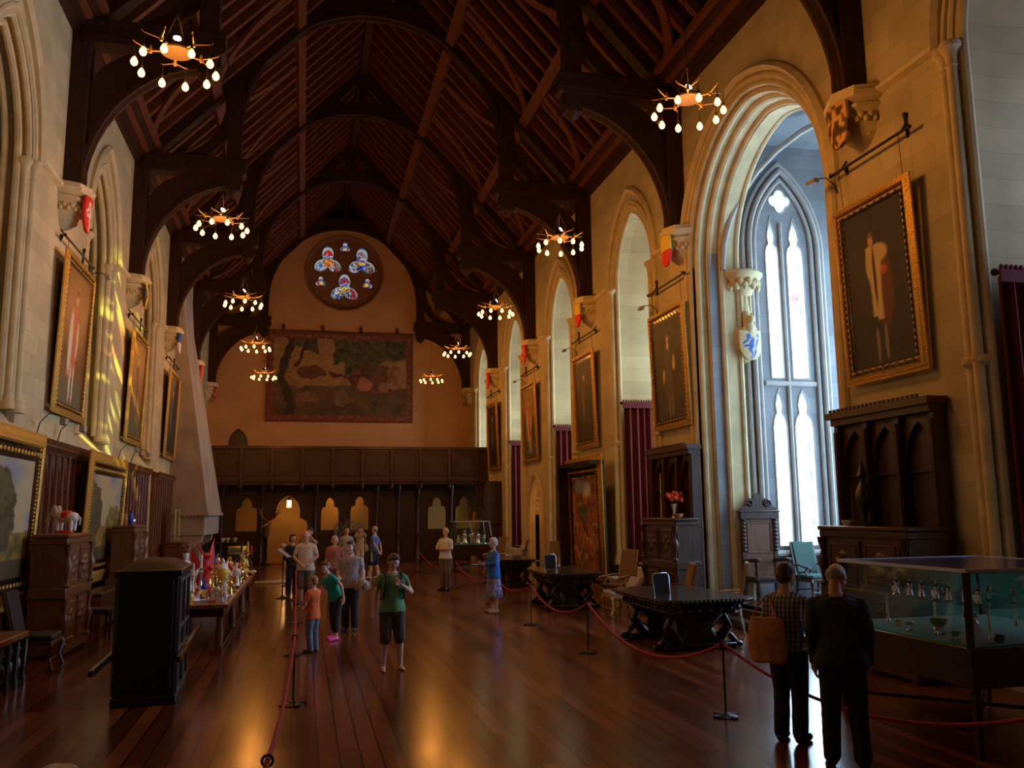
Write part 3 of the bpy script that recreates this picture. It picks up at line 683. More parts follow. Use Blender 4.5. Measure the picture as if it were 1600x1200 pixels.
def truss(Y, front=True):
    t = thing('roof_truss', 'hammerbeam roof truss', 'roof truss', (0, Y, 0)); del t['label']; del t['category']; t['kind'] = 'structure'
    W = .36
    for s in (-1, 1):
        fr = dict(O=(XC, -W/2, 0), U=(s, 0, 0), V=(0, 0, 1), W=(0, 1, 0))
        g = G()
        for dd, ww, yo in ((6.08, .46, .12), (6.02, .12, .24), (6.02, .12, -.0)):
            pass
        g.prism([(6.22, 8.6), (6.55, 8.6), (6.55, 12.3), (6.22, 12.3)], W, **fr)
        for yy in (-.25, .0, .25): g.tube([(XC+s*6.21, yy*.55, 8.6), (XC+s*6.21, yy*.55, 11.6)], .045, 8)
        g.build('wall_post', TIMBER, t)
        g = G(); g.prism([(3.62, 11.68), (3.72, 11.62), (6.3, 11.62), (6.3, 12.02), (3.62, 12.02)], W+.1, (XC, -W/2-.05, 0), (s, 0, 0), (0, 0, 1), (0, 1, 0))
        g.prism([(3.6, 12.0), (6.3, 12.0), (6.3, 12.1), (3.6, 12.1)], W+.2, (XC, -W/2-.1, 0), (s, 0, 0), (0, 0, 1), (0, 1, 0)); g.prism([(3.6, 11.72), (6.3, 11.72), (6.3, 11.79), (3.6, 11.79)], W+.16, (XC, -W/2-.08, 0), (s, 0, 0), (0, 0, 1), (0, 1, 0))
        g.build('hammer_beam', TIMBER, t)
        # arched brace below the hammer beam
        inner = []; outer = []
        for i in range(13):
            a = i/12*pi/2; inner.append((3.75+2.2*cos(a) if 0 else 6.2-2.5*(1-cos(a)), 8.6+2.75*sin(a)))
        for i in range(9):
            a = i/8*pi/2; outer.append((6.24-1.5*(1-cos(a)), 10.45+1.2*sin(a)))
        poly = inner+[(3.7, 11.65)]+list(reversed(outer))+[(6.25, 8.6)]
        g = G(); g.prism(poly, .2, (XC, -.1, 0), (s, 0, 0), (0, 0, 1), (0, 1, 0))
        g.sweep([(a, b) for a, b in inner], [(.0, 0), (.0, W-.04), (-.09, W-.04), (-.09, 0)], O=(XC, -W/2+.02, 0), U=(s, 0, 0), V=(0, 0, 1), W=(0, 1, 0))
        g.build('arched_brace', TIMBER, t)
        g = G(); g.prism([(3.75, 11.2), (4.15, 11.2), (4.15, ridge(4.15)), (3.75, ridge(3.75))], W, **fr); g.lathe([(.02, 11.0), (.14, 11.1), (.2, 11.22)], (XC+s*3.95, 0, 0), 8)
        g.build('hammer_post', TIMBER, t)
        g = G(); g.bar((XC+s*6.4, 0, ridge(6.4)-.12), (XC, 0, ridge(0)-.12), W, .5); g.build('principal_rafter', TIMBER, t, smooth=False)
        g = G(); pts = [(5.8-.0-1.6*sin(i/8*pi/2), 12.1+1.75*(1-cos(i/8*pi/2))) for i in range(9)]
        g.prism(ribpoly(pts, -.3, 0, 0), .2, (XC, -.1, 0), (s, 0, 0), (0, 0, 1), (0, 1, 0)); g.build('strut', TIMBER, t)
        # great upper arch
        pts = [(3.75*cos(a), 13.0+3.95*sin(a)) for a in [i/14*pi/2 for i in range(15)]]
        poly = pts+[(0, 17.35), (1.35, 17.35), (2.3, ridge(2.3)-.3), (3.9, ridge(3.9)-.3), (3.9, 13.0)]
        g = G(); g.prism(poly, .2, (XC, -.1, 0), (s, 0, 0), (0, 0, 1), (0, 1, 0))
        g.sweep(pts, [(0, 0), (0, W), (-.12, W), (-.12, 0)], O=(XC, -W/2, 0), U=(s, 0, 0), V=(0, 0, 1), W=(0, 1, 0)); g.build('upper_arch', TIMBER, t)
    g = G(); g.box(XC-1.7, XC+1.7, -W/2-.03, W/2+.03, 17.0, 17.42); g.build('collar_beam', TIMBER, t)
    g = G(); g.box(XC-.14, XC+.14, -.14, .14, 17.4, 18.9); g.build('king_post', TIMBER, t)
    return t
t0 = truss(TR[1])
for k, y in enumerate(TR):
    if k != 1: copy_tree(t0, loc=(0, y if k < 6 else YE-.2, 0))

# ---- corbels
def crest(kind):
    R_, W_, Y_, B_, K_ = (.72, .03, .02), (.80, .78, .70), (.85, .62, .06), (.03, .12, .45), (.03, .02, .02)
    def f(u, v):
        x, z = u-.5, v-.5
        beast = any(abs((x-cx)*cos(an)+(z-cz)*sin(an))/rx < 1 and (((x-cx)*cos(an)+(z-cz)*sin(an))/rx)**2+((-(x-cx)*sin(an)+(z-cz)*cos(an))/rz)**2 < 1 for cx, cz, rx, rz, an in
            ((0, .02, .11, .27, -.35), (-.12, .30, .11, .10, 0), (-.25, .12, .16, .045, .5), (-.20, -.02, .15, .045, .2), (.02, -.30, .05, .17, .3), (.17, -.28, .055, .16, -.3), (-.06, -.43, .09, .035, 0), (.27, .12, .04, .22, -.4), (.33, .33, .08, .06, 0)))
        if kind == 'lion': return W_ if beast else R_
        if kind == 'saltire': return Y_ if abs(abs(x)-abs(z*.9)) < .13 else K_
        if kind == 'party': return Y_ if z > .0 else R_
        if kind == 'blue': return B_ if z > 0.05 else W_
        if kind == 'bluelion': return (.03, .13, .50) if beast else (.70, .60, .30)
        if kind == 'check': return Y_ if (int(u*4)+int(v*4)) % 2 else (.05, .06, .04)
        if kind == 'red': return R_ if vn(u*6, v*6) > .3 else (.6, .5, .3)
        if kind == 'dark': return (.75, .42, .08) if vn(u*7, v*9) > .52 else (.09, .045, .04)
        if kind == 'redwhite': return R_ if abs(x) > .13 else (.78, .6, .4)
    return f
def shieldwarp(w, h):
    def f(u, v):
        k = 1 if v > .55 else sqrt(max(0.001, 1-((.55-v)/.57)**2)); x = (u-.5)*w*k
        return (x, v*h, -.35*x*x/w)
    return f
def corbel(side, y, kind, label):
    s = -1 if side == 'right' else 1
    x = XR if side == 'right' else XL
    t = thing('stone_corbel', label, 'corbel', (x, min(y, YE-.62), 0), -pi/2 if side == 'right' else pi/2)
    g = G()
    def half(r, z): return (r, z)
    g.loft([((0, 0, z), a, b) for z, a, b in ((7.74, .06, .05), (7.78, .14, .14), (7.88, .28, .26), (8.05, .36, .34), (8.25, .40, .38), (8.28, .46, .46), (8.33, .46, .46), (8.36, .40, .40))], 8)
    g.loft([((0, 0, z), a, b) for z, a, b in ((8.36, .42, .42), (8.42, .54, .56), (8.5, .56, .58), (8.52, .5, .52), (8.6, .5, .52))], 8)
    for i in range(34):
        a = -pi*(.04+.92*(i % 17)/16); lo = i > 16; r = .24 if lo else .37; g.sph((r*cos(a), r*sin(a), (7.92 if lo else 8.1)+.06*(i % 2)), (.045, .04, .055), 6)
    g.v = [(x_, min(y_, -.005), z_) for x_, y_, z_ in g.v]; g.build('bracket', STONE, t)
    sh = picture('shield', .5, .70, 14, 20, crest(kind), PAINTED, t, warp=shieldwarp(.5, .68), thick=.05, O=(0, -.47, 7.72), U=(1, 0, 0), V=(0, -.06, 1), W=(0, -1, 0))
    sh['label'] = 'painted shield'
    return t
corbel('right', TR[1], 'dark', 'stone corbel with dark and gold crest above the large robed portrait')
corbel('right', TR[2], 'party', 'corbel with yellow and red shield beside the oriel arch')
corbel('right', TR[3], 'party', 'corbel with small yellow and red shield, second beyond the oriel')
corbel('right', TR[4], 'red', 'corbel with red shield, third beyond the oriel')
corbel('right', TR[5], 'redwhite', 'corbel at the right above the farthest portrait')
corbel('right', YE-.25, 'check', 'corbel with chequered shield in the right end corner')
corbel('left', TR[2], 'lion', 'corbel with red shield and white beasts, nearest on the left wall')
corbel('left', TR[3], 'saltire', 'corbel with black shield and yellow cross on the left wall')
corbel('left', TR[4], 'blue', 'corbel with blue and white shield on the left wall')
corbel('left', TR[5], 'redwhite', 'corbel with red and pale shield behind the chimney hood')
corbel('left', YE-.25, 'red', 'corbel with red shield in the left end corner')
# corbelled bracket with blue beast shield in the oriel
t = thing('carved_bracket', 'white carved capital and blue beast shield on the oriel wall', 'bracket', (9.5, OY1, 0), 0)
g = G(); g.loft([((0, -.05, z), a, a*.8) for z, a in ((6.5, .12), (6.55, .17), (6.9, .13), (6.95, .2), (7.1, .26), (7.3, .40), (7.36, .46), (7.44, .46), (7.5, .38))], 12); g.v = [(x_, min(y_, -.005), z_) for x_, y_, z_ in g.v]
for i in range(11): a = -pi*(.05+.9*i/10); g.sph((.34*cos(a), -.05+.3*sin(a), 7.12+.09*(i % 2)), (.07, .06, .1), 8)
for dx in (-.1, .0, .1): g.tube([(dx, -.12, 6.55), (dx, -.12, 7.0)], .05, 8)
g.build('capital', STONE, t)
g = G(); g.cap((0, -.12, 6.5), (.03, -.2, 6.15), .1, .13); g.sph((.03, -.27, 6.36), (.09, .1, .1), 10); g.cap((-.1, -.2, 6.15), (.16, -.2, 6.15), .05, .05); g.cap((-.03, -.2, 6.44), (-.05, -.2, 6.52), .02, .01); g.cap((.09, -.2, 6.44), (.11, -.2, 6.52), .02, .01); g.build('figure', STONE, t)
g = G(); g.loft([((0, 0, z), a, a*.8) for z, a in ((5.4, .03), (5.5, .18), (5.75, .3), (6.1, .3), (6.2, .24))], 12); g.v = [(x_, min(y_, -.005), z_) for x_, y_, z_ in g.v]; g.build('backing', STONE, t)
picture('shield', .52, .66, 22, 26, crest('bluelion'), PAINTED, t, warp=shieldwarp(.52, .66), thick=.05, O=(0.02, -.28, 5.45))

# ---- chimney hood
g = G()
def hood_ring(z, x0, x1, ya, yb): return [(XL-.1, ya-.0, z), (x0, ya, z), (x1, yb, z), (XL-.1, yb, z)]
def solid(g, A, B):
    g.add(A+B, [(3, 2, 1, 0), (4, 5, 6, 7), (0, 1, 5, 4), (1, 2, 6, 5), (2, 3, 7, 6), (3, 0, 4, 7)])
solid(g, hood_ring(2.3, -3.35, -3.22, 33.45, 37.6), hood_ring(9.3, -4.42, -4.4, 33.4, 36.2))
solid(g, hood_ring(9.3, -4.42, -4.4, 33.4, 36.2), hood_ring(12.0, -4.6, -4.6, 33.6, 36))
struct(g, 'wall_chimney_hood', HOODST, smooth=False)
g = G()
solid(g, hood_ring(1.5, -3.45, -3.3, 33.5, 37.5), hood_ring(2.25, -3.45, -3.3, 33.5, 37.5))
solid(g, hood_ring(2.2, -3.3, -3.16, 33.38, 37.66), hood_ring(2.32, -3.3, -3.16, 33.38, 37.66))
for i in range(14): g.box(-3.36-.095*i-.05, -3.36-.095*i, 33.42, 33.47, 2.12, 2.2)
for ya in (33.55, 37.0):
    g.prism([(XL, 0), (-3.95, 0), (-3.95, 1.0), (-3.55, 1.25), (-3.5, 1.5), (XL, 1.5)], .45, (0, ya, 0), (1, 0, 0), (0, 0, 1), (0, 1, 0))
struct(g, 'trim_fireplace', HOODST, bevel=.02)
# ------------------------------------------------------------ chandeliers
def chandelier():
    t = thing('chandelier', 'x', 'chandelier', (0, 0, 0))
    g = G(); g.lathe([(.16, -.015), (.2, -.02), (.21, 0), (.2, .03), (.16, .03), (.16, -.015)], n=24)
    for k in range(4):
        a = k*pi/2+.3; g.tube([(.17*cos(a), .17*sin(a), 0), (-.17*cos(a), -.17*sin(a), 0)], .012, 6)
        for q in (-.5, .5): g.tube([(.1*cos(a+q)+.05*cos(b), .1*sin(a+q)+.05*sin(b), 0) for b in [2*pi*i/8 for i in range(9)]], .008, 5)
    g.build('tracery_ring', mat('dull_bronze', (.07, .045, .025), .6, metal=.3), t)
    for k in range(5):
        a = k*2*pi/5+.3; c, s = cos(a), sin(a)
        g = G(); g.tube([(.2*c, .2*s, 0), (.33*c, .33*s, .0)], .012, 6); g.lathe([(.02, -.03), (.026, 0), (.02, .04), (.008, .08)], (.33*c, .33*s, 0), 8)
        for q in (-1, 1): g.tube([(.33*c, .33*s, 0), (.50*cos(a+q*.30), .50*sin(a+q*.30), .03), (.53*cos(a+q*.32), .53*sin(a+q*.32), .05)], .008, 6)
        g.build('arm', BRONZE, t)
        for q in (-1, 1):
            bx, by = .50*cos(a+q*.30), .50*sin(a+q*.30)
            g = G(); g.tube([(bx, by, .04), (bx, by, -.12)], .006, 5); g.lathe([(.014, -.12), (.018, -.13), (.018, -.17), (.012, -.18)], (bx, by, 0), 8); g.build('lamp_holder', IRON, t)
            g = G(); g.lathe([(.012, -.17), (.024, -.185), (.042, -.22), (.046, -.245), (.037, -.275), (.016, -.292), (.002, -.296)], (bx, by, 0), 10); g.build('bulb', BULB, t)
    g = G()
    for k in range(3): a = k*2*pi/3+.8; g.tube([(.2*cos(a), .2*sin(a), .02), (.03*cos(a), .03*sin(a), .48)], .007, 5)
    g.lathe([(.012, .46), (.02, .5), (.012, .54)], n=8); g.build('stay', mat('dull_bronze'), t)
    g = G()
    for i in range(58): z = .56+i*.055; g.tube([(.012*cos(q)*(i % 2), .012*cos(q)*((i+1) % 2), z+.033*sin(q)) for q in [2*pi*j/6 for j in range(7)]], .0045, 4, cap=False)
    g.build('chain', IRON, t)
    TM = Matrix.Translation((0, 0, .16)) @ Matrix.Rotation(radians(62), 4, 'X')
    g = G(); g.tube([(0, 0, 0), (0, 0, .16)], .01, 6); g.lathe([(.03, -.08), (.045, -.05), (.055, .02), (.06, .03)], n=12, M=TM); sp = g.build('spot_lamp', IRON, t)
    g = G(); g.lathe([(.052, .030), (.052, .038), (.01, .042)], n=12, M=TM); g.build('lens', UPL, sp)
    return t
ch0 = chandelier()
ords = ['nearest', 'second', 'middle', 'fourth', 'farthest']
for side, x in (('left', -1.75), ('right', 5.40)):
    for k in range(5):
        y = TR[k+1]+(-.1 if side == 'right' else .1); lb = '%s of the five lit chandeliers hanging along the %s side' % (ords[k], side)
        if side == 'left' and k == 0: o = ch0; o.location = (x, y, 8.22); o['label'] = lb; o['group'] = 'ring chandeliers'
        else: o = copy_tree(ch0, loc=(x, y, 8.22), rz=k*.5, label=lb, group='ring chandeliers')
        o.rotation_euler.z = k*.45+.2
        light('chandelier_light', 'POINT', (x, y, 7.8), CH_POINT, CH_COL, shadow_soft_size=.35)
        light('chandelier_uplight', 'SPOT', (x, y, 8.42), CH_UPL, (1, .30, .06), spot_size=radians(130), spot_blend=.6, shadow_soft_size=.06, look=(x, y, 18))

# ------------------------------------------------------------ painted pictures
def frame(parent, w, h, b, d, m=GOLD, name='frame', orn=True, O=(0, 0, 0)):
    """moulded frame standing in XZ, front to -Y, outer size w x h, base at z=0"""
    g = G(); path = [(w/2, h), (w/2, 0), (-w/2, 0), (-w/2, h)]; path = list(reversed(path))
    prof = [(0, 0), (0, d*.7), (-b*.15, d), (-b*.35, d*.8), (-b*.6, d*.75), (-b*.8, d*.45), (-b, d*.4), (-b, 0)]
    prof = [(a, z) for a, z in prof]
    g.sweep(path, prof, O=O, U=(1, 0, 0), V=(0, 0, 1), W=(0, -1, 0), closed=True)
    if orn:
        k = max(6, int((w+h)/.16))
        for i in range(k):
            for s in (-1, 1):
                z = h*(i+.5)/k; g.sph((O[0]+s*(w/2-b*.5), O[1]-d*.72, O[2]+z), (b*.16, d*.2, h/k*.33), 6)
        k2 = max(5, int(w/.16))
        for i in range(k2):
            for z in (b*.5, h-b*.5): g.sph((O[0]-w/2+w*(i+.5)/k2, O[1]-d*.72, O[2]+z), (w/k2*.33, d*.2, b*.16), 6)
    return g.build(name, m, parent)
def ell(u, v, cx, cz, rx, rz, soft=.12):
    d = math.hypot((u-cx)/rx, (v-cz)/rz); return max(0, min(1, (1-d)/soft+.5))
def portrait(kind, seed):
    bgs = {'robe': (.018, .022, .045), 'red': (.22, .09, .03), 'dark': (.05, .035, .025), 'glow': (.30, .13, .04), 'black': (.06, .05, .045)}
    def f(u, v):
        n = fb(u*6, v*8, seed); b = mixc(bgs[kind], tuple(c*.35 for c in bgs[kind]), n*1.4-.1)
        x = u-.5
        if kind in ('red', 'glow'): b = mixc(b, (.42, .19, .06), ell(u, v, .5, .72, .5, .25, .9)*.7); b = mixc(b, (.10, .11, .06), ell(u, v, .5, .05, .7, .16, .6))
        skin = (.62, .36, .20)
        if kind == 'robe':
            b = mixc(b, (.16, .03, .03), ell(u, v, .60, .48, .15, .26, .2)*.8)
            for sx, lo in ((-1, .30), (1, .28)):
                cx = .46+sx*(.035+.10*max(0, v-.45)*1.3)+.02; 
                if lo < v < .76: b = mixc(b, (.70, .58, .30), max(0, 1-abs(u-cx)/.065)*2*(.7+.3*vn(u*30, v*40, 2)))
            b = mixc(b, (.62, .50, .24), ell(u, v, .55, .70, .16, .06, .3)); b = mixc(b, (.62, .50, .24), ell(u, v, .40, .64, .06, .10, .3))
            b = mixc(b, (.04, .03, .05), ell(u, v, .475, .56, .025, .19, .3))
            b = mixc(b, (.6, .09, .06), ell(u, v, .62, .585, .06, .03, .4)); b = mixc(b, skin, ell(u, v, .58, .60, .02, .02, .4))
            b = mixc(b, (.26, .22, .18), ell(u, v, .43, .12, .028, .11, .3)); b = mixc(b, (.26, .22, .18), ell(u, v, .57, .13, .028, .11, .3))
            b = mixc(b, skin, ell(u, v, .45, .79, .042, .045, .3)); b = mixc(b, (.2, .12, .07), ell(u, v, .45, .83, .04, .02, .4))
            return b
        body = {'red': (.52, .12, .05), 'dark': (.05, .035, .03), 'glow': (.10, .06, .05), 'black': (.07, .06, .06)}[kind]
        wd = .13+.10*(.7-v) if v < .72 else .1
        if .22 < v < .75: b = mixc(b, body, max(0, min(1, (wd-abs(x+.02))*18)))
        if kind == 'red':
            b = mixc(b, (.72, .66, .5), ell(u, v, .36, .46, .07, .24, .3)*.9); b = mixc(b, (.7, .62, .45), ell(u, v, .62, .50, .045, .14, .3)*.8)
            b = mixc(b, (.75, .70, .6), ell(u, v, .46, .17, .03, .14, .3)); b = mixc(b, (.75, .70, .6), ell(u, v, .58, .17, .03, .14, .3))
        if kind == 'black':
            b = mixc(b, (.75, .68, .5), ell(u, v, .5, .73, .03, .05, .3)); b = mixc(b, skin, ell(u, v, .31, .42, .035, .06, .4)); b = mixc(b, (.7, .6, .42), ell(u, v, .33, .46, .03, .04, .4))
            b = mixc(b, skin, ell(u, v, .68, .58, .04, .04, .4)); b = mixc(b, (.7, .6, .42), ell(u, v, .67, .52, .04, .05, .4))
            b = mixc(b, (.22, .18, .15), ell(u, v, .46, .13, .03, .12, .3)); b = mixc(b, (.22, .18, .15), ell(u, v, .56, .13, .03, .12, .3))
        if kind in ('glow', 'dark'):
            b = mixc(b, (.35, .24, .14), ell(u, v, .42, .45, .04, .18, .4)*.6)
        b = mixc(b, skin, ell(u, v, .5, .80, .045, .05, .3)); b = mixc(b, (.08, .05, .03), ell(u, v, .5, .845, .045, .025, .4))
        return b
    return f
def landscape(seed):
    def f(u, v):
        n = fb(u*5, v*5, seed); sky = mixc((.50, .40, .22), (.13, .24, .42), fb(u*3+3, v*4, seed+3)*2.4-.9)
        c = sky; hill = .35+.12*vn(u*4, 1, seed)
        if v < hill: c = mixc((.10, .09, .03), (.38, .22, .04), fb(u*12, v*12, seed)*1.8-.4)
        tree = math.hypot((u-(.45 if seed == 3 else .05))/.30, (v-.55)/.36)+.35*fb(u*12, v*12, seed)
        if tree < 1.22: c = mixc((.035, .035, .018), (.13, .11, .04), fb(u*18, v*18, seed+7)*1.5-.2)
        t2 = math.hypot((u-(.8 if seed == 5 else .15))/.28, (v-.38)/.28)+.4*fb(u*14, v*14, seed+2)
        if t2 < 1.15: c = mixc((.05, .07, .02), (.28, .22, .05), fb(u*20, v*20, seed+9)*1.8-.4)
        if v < .16: c = mixc((.04, .04, .02), (.16, .09, .03), fb(u*9, v*9, seed))
        return c
    return f
def easelpic(name, label, side, y, w, h, z, kind, x_off=.06, tilt=.055, b=.11, seed=1, nx=44, ny=80, fr=GOLD, back=0):
    x = XR-x_off if side == 'right' else XL+x_off
    t = thing(name, label, 'painting', (x, y, z), -pi/2 if side == 'right' else pi/2)
    t.rotation_euler = (tilt, 0, -pi/2 if side == 'right' else pi/2)
    frame(t, w, h, b, .07, fr)
    f = landscape(seed) if kind == 'land' else (kind if callable(kind) else portrait(kind, seed))
    picture('canvas', w-2*b+.02, h-2*b+.02, nx, ny, f, CANVAS, t, O=(0, -.015, b-.01))
    g = G(); g.box(-w/2+.02, w/2-.02, 0, .03+back, .02, h-.02); g.build('backing', EBONY, t)
    return t
# wall pictures (y centre, width, height)
P_R = [(10.98, 1.60, 2.58, 'robe', 'large gilt framed portrait of a man in a fur trimmed robe'),
       (18.65, 1.85, 2.58, 'black', 'gilt framed portrait of a dark robed figure with white collar beside the oriel'),
       (24.95, 1.85, 2.65, 'dark', 'very dark portrait above the big painting standing in its gold frame'),
       (31.65, 2.0, 2.7, 'red', 'small portrait of a red clad figure above the pointed doorway'),
       (38.2, 2.0, 2.8, 'dark', 'farthest portrait on the right wall, beside the gallery')]
rail_l = {0: 'beside the large robed portrait', 1: 'over the portrait with white collar'}
def hook_rail(side, y, w, z, zpic, label, lamp=True):
    x = XR if side == 'right' else XL; s = -1 if side == 'right' else 1
    t = thing('hanging_rail', label, 'picture rail', (x+s*.16, y, z), -pi/2 if side == 'right' else pi/2, 'iron picture rails')
    g = G(); g.tube([(-w/2, 0, 0), (w/2, 0, 0)], .022, 8); g.sph((-w/2, 0, 0), .035, 8); g.sph((w/2, 0, 0), .035, 8); g.build('rod', IRON, t)
    for q in (-.38, .38):
        g = G(); g.tube([(q*w, .15, .18), (q*w, .02, .0)], .015, 6); hh = .26 if (q > 0) == (side == 'left' or y < 12) else .02; g.tube([(q*w, .15, -.05), (q*w, .13, hh)], .02, 6); g.lathe([(.02, hh-.02), (.04, hh+.04), (.02, hh+.07)], (q*w, .13, 0), 8); g.build('bracket', IRON, t)
        g = G(); g.tube([(q*w, -.01, 0), (q*w*.98, .03, zpic-z)], .006, 4); g.build('wire', IRON, t)
    return t
names = ['above the robed portrait', 'above the white collared portrait', 'above the very dark portrait', 'above the red clad portrait', 'above the farthest right portrait']
for i, (y, w, h, k, lb) in enumerate(P_R):
    easelpic('portrait', lb, 'right', y, w, h, 4.2, k, .10, .03, .12, seed=i+1, nx=70 if i == 0 else 44, ny=110 if i == 0 else 70)
    hook_rail('right', y, w+.3, 7.55 if i == 0 else 7.5, 6.8, 'black iron hanging rod '+names[i])
P_L = [(18.68, 2.1, 2.9, 'glow', 'gilt portrait nearest on the left wall, figure in red and white'), (25.5, 2.1, 2.8, 'glow', 'middle gilt portrait on the left wall with orange glow'),
       (32.2, 2.2, 2.8, 'dark', 'gilt portrait on the left wall beside the chimney hood')]
P_LL = ['above the nearest left portrait', 'above the middle left portrait', 'above the left portrait by the chimney hood']
for i, (y, w, h, k, lb) in enumerate(P_L):
    easelpic('portrait', lb, 'left', y, w, h, 4.28, 'red' if i == 0 else k, .10, .03, .12, seed=i+11, fr=GOLD)
    hook_rail('left', y, w+.2, 7.54, 7.1, 'black iron hanging rod '+P_LL[i])
# picture lamps on the left ledge and right piers
def picture_lamp(loc, rz, label, h=.3):
    t = thing('picture_lamp', label, 'picture light', loc, rz, 'small picture lights')
    g = G(); g.tube([(0, 0, 0), (0, -.06, h*.6), (0, -.2, h), (0, -.38, h*.9), (0, -.42, h*.75)], .010, 6); g.build('bent_arm', IRON, t)
    g = G(); g.box(-.11, .11, -.50, -.40, h*.5, h*.78); g.build('lamp_head', mat('grey_paint', (.33, .30, .26), .5), t, bevel=.01)
    return t
for (y, lb) in ((16.9, 'left ledge picture light nearest the camera'), (18.3, 'picture light on the left ledge under the nearest portrait'), (24.0, 'picture light on the left ledge before the middle portrait'), (25.7, 'picture light on the left ledge under the middle portrait')):
    picture_lamp((XL+.06, y, 3.62), pi/2, lb, .42)
for (y, z, lb) in ((12.0, 7.3, 'picture light on the pier above the robed portrait'), (19.5, 6.95, 'picture light on the pier by the white collared portrait'), (26.0, 7.1, 'picture light above the very dark portrait'), (32.7, 7.1, 'picture light above the red clad portrait'), (19.9, 7.2, 'picture light by the nearest portrait of the left wall')):
    lf = lb.endswith('left wall'); picture_lamp((XL if lf else XR, y, z), pi/2 if lf else -pi/2, lb, .25)
# landscapes in broad gilt frames on the left panelling
for y, w, sd, lb in ((14.05, 3.6, 3, 'wide gilt framed landscape cut by the left edge of the picture'), (21.25, 3.45, 5, 'gilt framed landscape with dark tree above the low bench')):
    easelpic('landscape_painting', lb, 'left', y, w, 2.28, 1.05, 'land', .34, .04, .24, seed=sd, nx=90, ny=80, fr=GOLD, back=.16)
# tall painting standing on the floor by the right wall
def crowd(u, v):
    n = fb(u*9, v*14, 8); c = mixc((.10, .035, .02), (.50, .16, .04), n*1.9-.5)
    if vn(u*12, v*20, 4) > .72: c = mixc(c, (.65, .35, .12), .7)
    c = mixc(c, (.05, .09, .04), ell(u, v, .45, .62, .22, .10, .5)*.8)
    c = mixc(c, (.62, .60, .50), ell(u, v, .62, .86, .16, .08, .5)); c = mixc(c, (.30, .36, .40), ell(u, v, .35, .90, .25, .07, .6)*.8)
    return c
t = easelpic('tall_painting', 'very tall crowded painting in deep gold frame standing on the floor', 'right', 24.0, 2.75, 3.25, .22, crowd, .5, .02, .28, fr=mat('amber_gilt', (.72, .36, .05), .35, metal=.7, noise=.4, nscale=25, bump=.5), back=.12, nx=60, ny=90)
g = G(); g.box(-1.5, 1.5, .0, .12, -.2, 3.3); g.box(-1.5, -1.38, -.35, .12, -.2, 3.35); g.box(-1.5, 1.5, -.3, .12, 3.27, 3.38); g.build('dark_case', EBONY, t)
# tapestry on the end wall
t = thing('tapestry', 'large woven tapestry of trees and beasts with red border on end wall', 'tapestry', (1.73, YE-.1, 6.82))
def tap(u, v):
    bu, bv = min(u, 1-u)*7.4, min(v, 1-v)*4.65
    if min(bu, bv) < .12: return (.16, .06, .03)
    if min(bu, bv) < .34: return (.22, .06, .035) if vn(u*70, v*46, 2) > .35 else (.26, .14, .06)
    n = fb(u*7, v*5, 31); du, dv = .035*(fb(u*22, v*16, 3)-.5), .05*(fb(u*22, v*16, 5)-.5); u += du; v += dv
    c = mixc((.44, .27, .12), (.30, .17, .07), n)
    if v < .36+.12*vn(u*5, 0, 3): c = mixc((.07, .065, .03), (.20, .11, .05), fb(u*18, v*12, 9)*1.5-.2)
    top = .72+.12*sin(u*7+1)-.16*(u > .52)+.14*vn(u*9, v*7, 6)
    if v > top and not (.34 < u < .45 and v < .97): c = mixc((.035, .06, .03), (.17, .13, .05), fb(u*34, v*24, 7)*1.6-.3)
    if abs(u-.13-.03*sin(v*9)) < .028: c = (.06, .045, .03)
    if abs(u-.20-.25*(v-.6)) < .012 and v > .6: c = (.08, .05, .03)
    if ell(u, v, .72, .48, .17, .17, .25)+.35*(vn(u*24, v*16)-.5) > .5: c = mixc((.07, .035, .025), (.22, .10, .05), fb(u*26, v*18, 12)*1.5-.2)
    if ell(u, v, .66, .42, .045, .075, .2) > .5: c = (.42, .17, .09)
    if ell(u, v, .80, .40, .03, .06, .3) > .5: c = (.34, .16, .08)
    if ell(u, v, .87, .50, .055, .14, .3) > .5: c = mixc((.26, .08, .05), (.38, .25, .14), vn(u*34, v*20, 4))
    if abs(v-(.50+2.2*(u-.56)**2)) < .018 and .42 < u < .64: c = (.12, .045, .03)
    if ell(u, v, .30, .55, .09, .08, .4)+.5*(vn(u*30, v*20)-.4) > .5: c = (.15, .07, .04)
    if ell(u, v, .50, .26, .05, .10, .4)+.4*(vn(u*30, v*20)-.4) > .5: c = (.22, .13, .08)
    if ell(u, v, .28, .26, .07, .06, .4)+.4*(vn(u*30, v*20)-.4) > .5: c = (.25, .12, .07)
    return tuple(x*(.75+.4*vn(u*60, v*44, 40)) for x in c)
picture('woven_field', 7.36, 4.62, 220, 140, tap, TAPM, t, thick=.03)
g = G(); g.tube([(-3.72, .02, 4.64), (3.72, .02, 4.64)], .04, 8); g.build('hanging_pole', WOOD, t)
for x in (-2.9, -.95, .98, 2.85):
    g = G(); g.box(x-.07, x+.07, 0, .08, 4.62, 4.86); g.lathe([(.05, 4.86), (.09, 4.9), (.02, 5.0)], (x, .04, 0), 8); g.build('peg', WOOD, t)

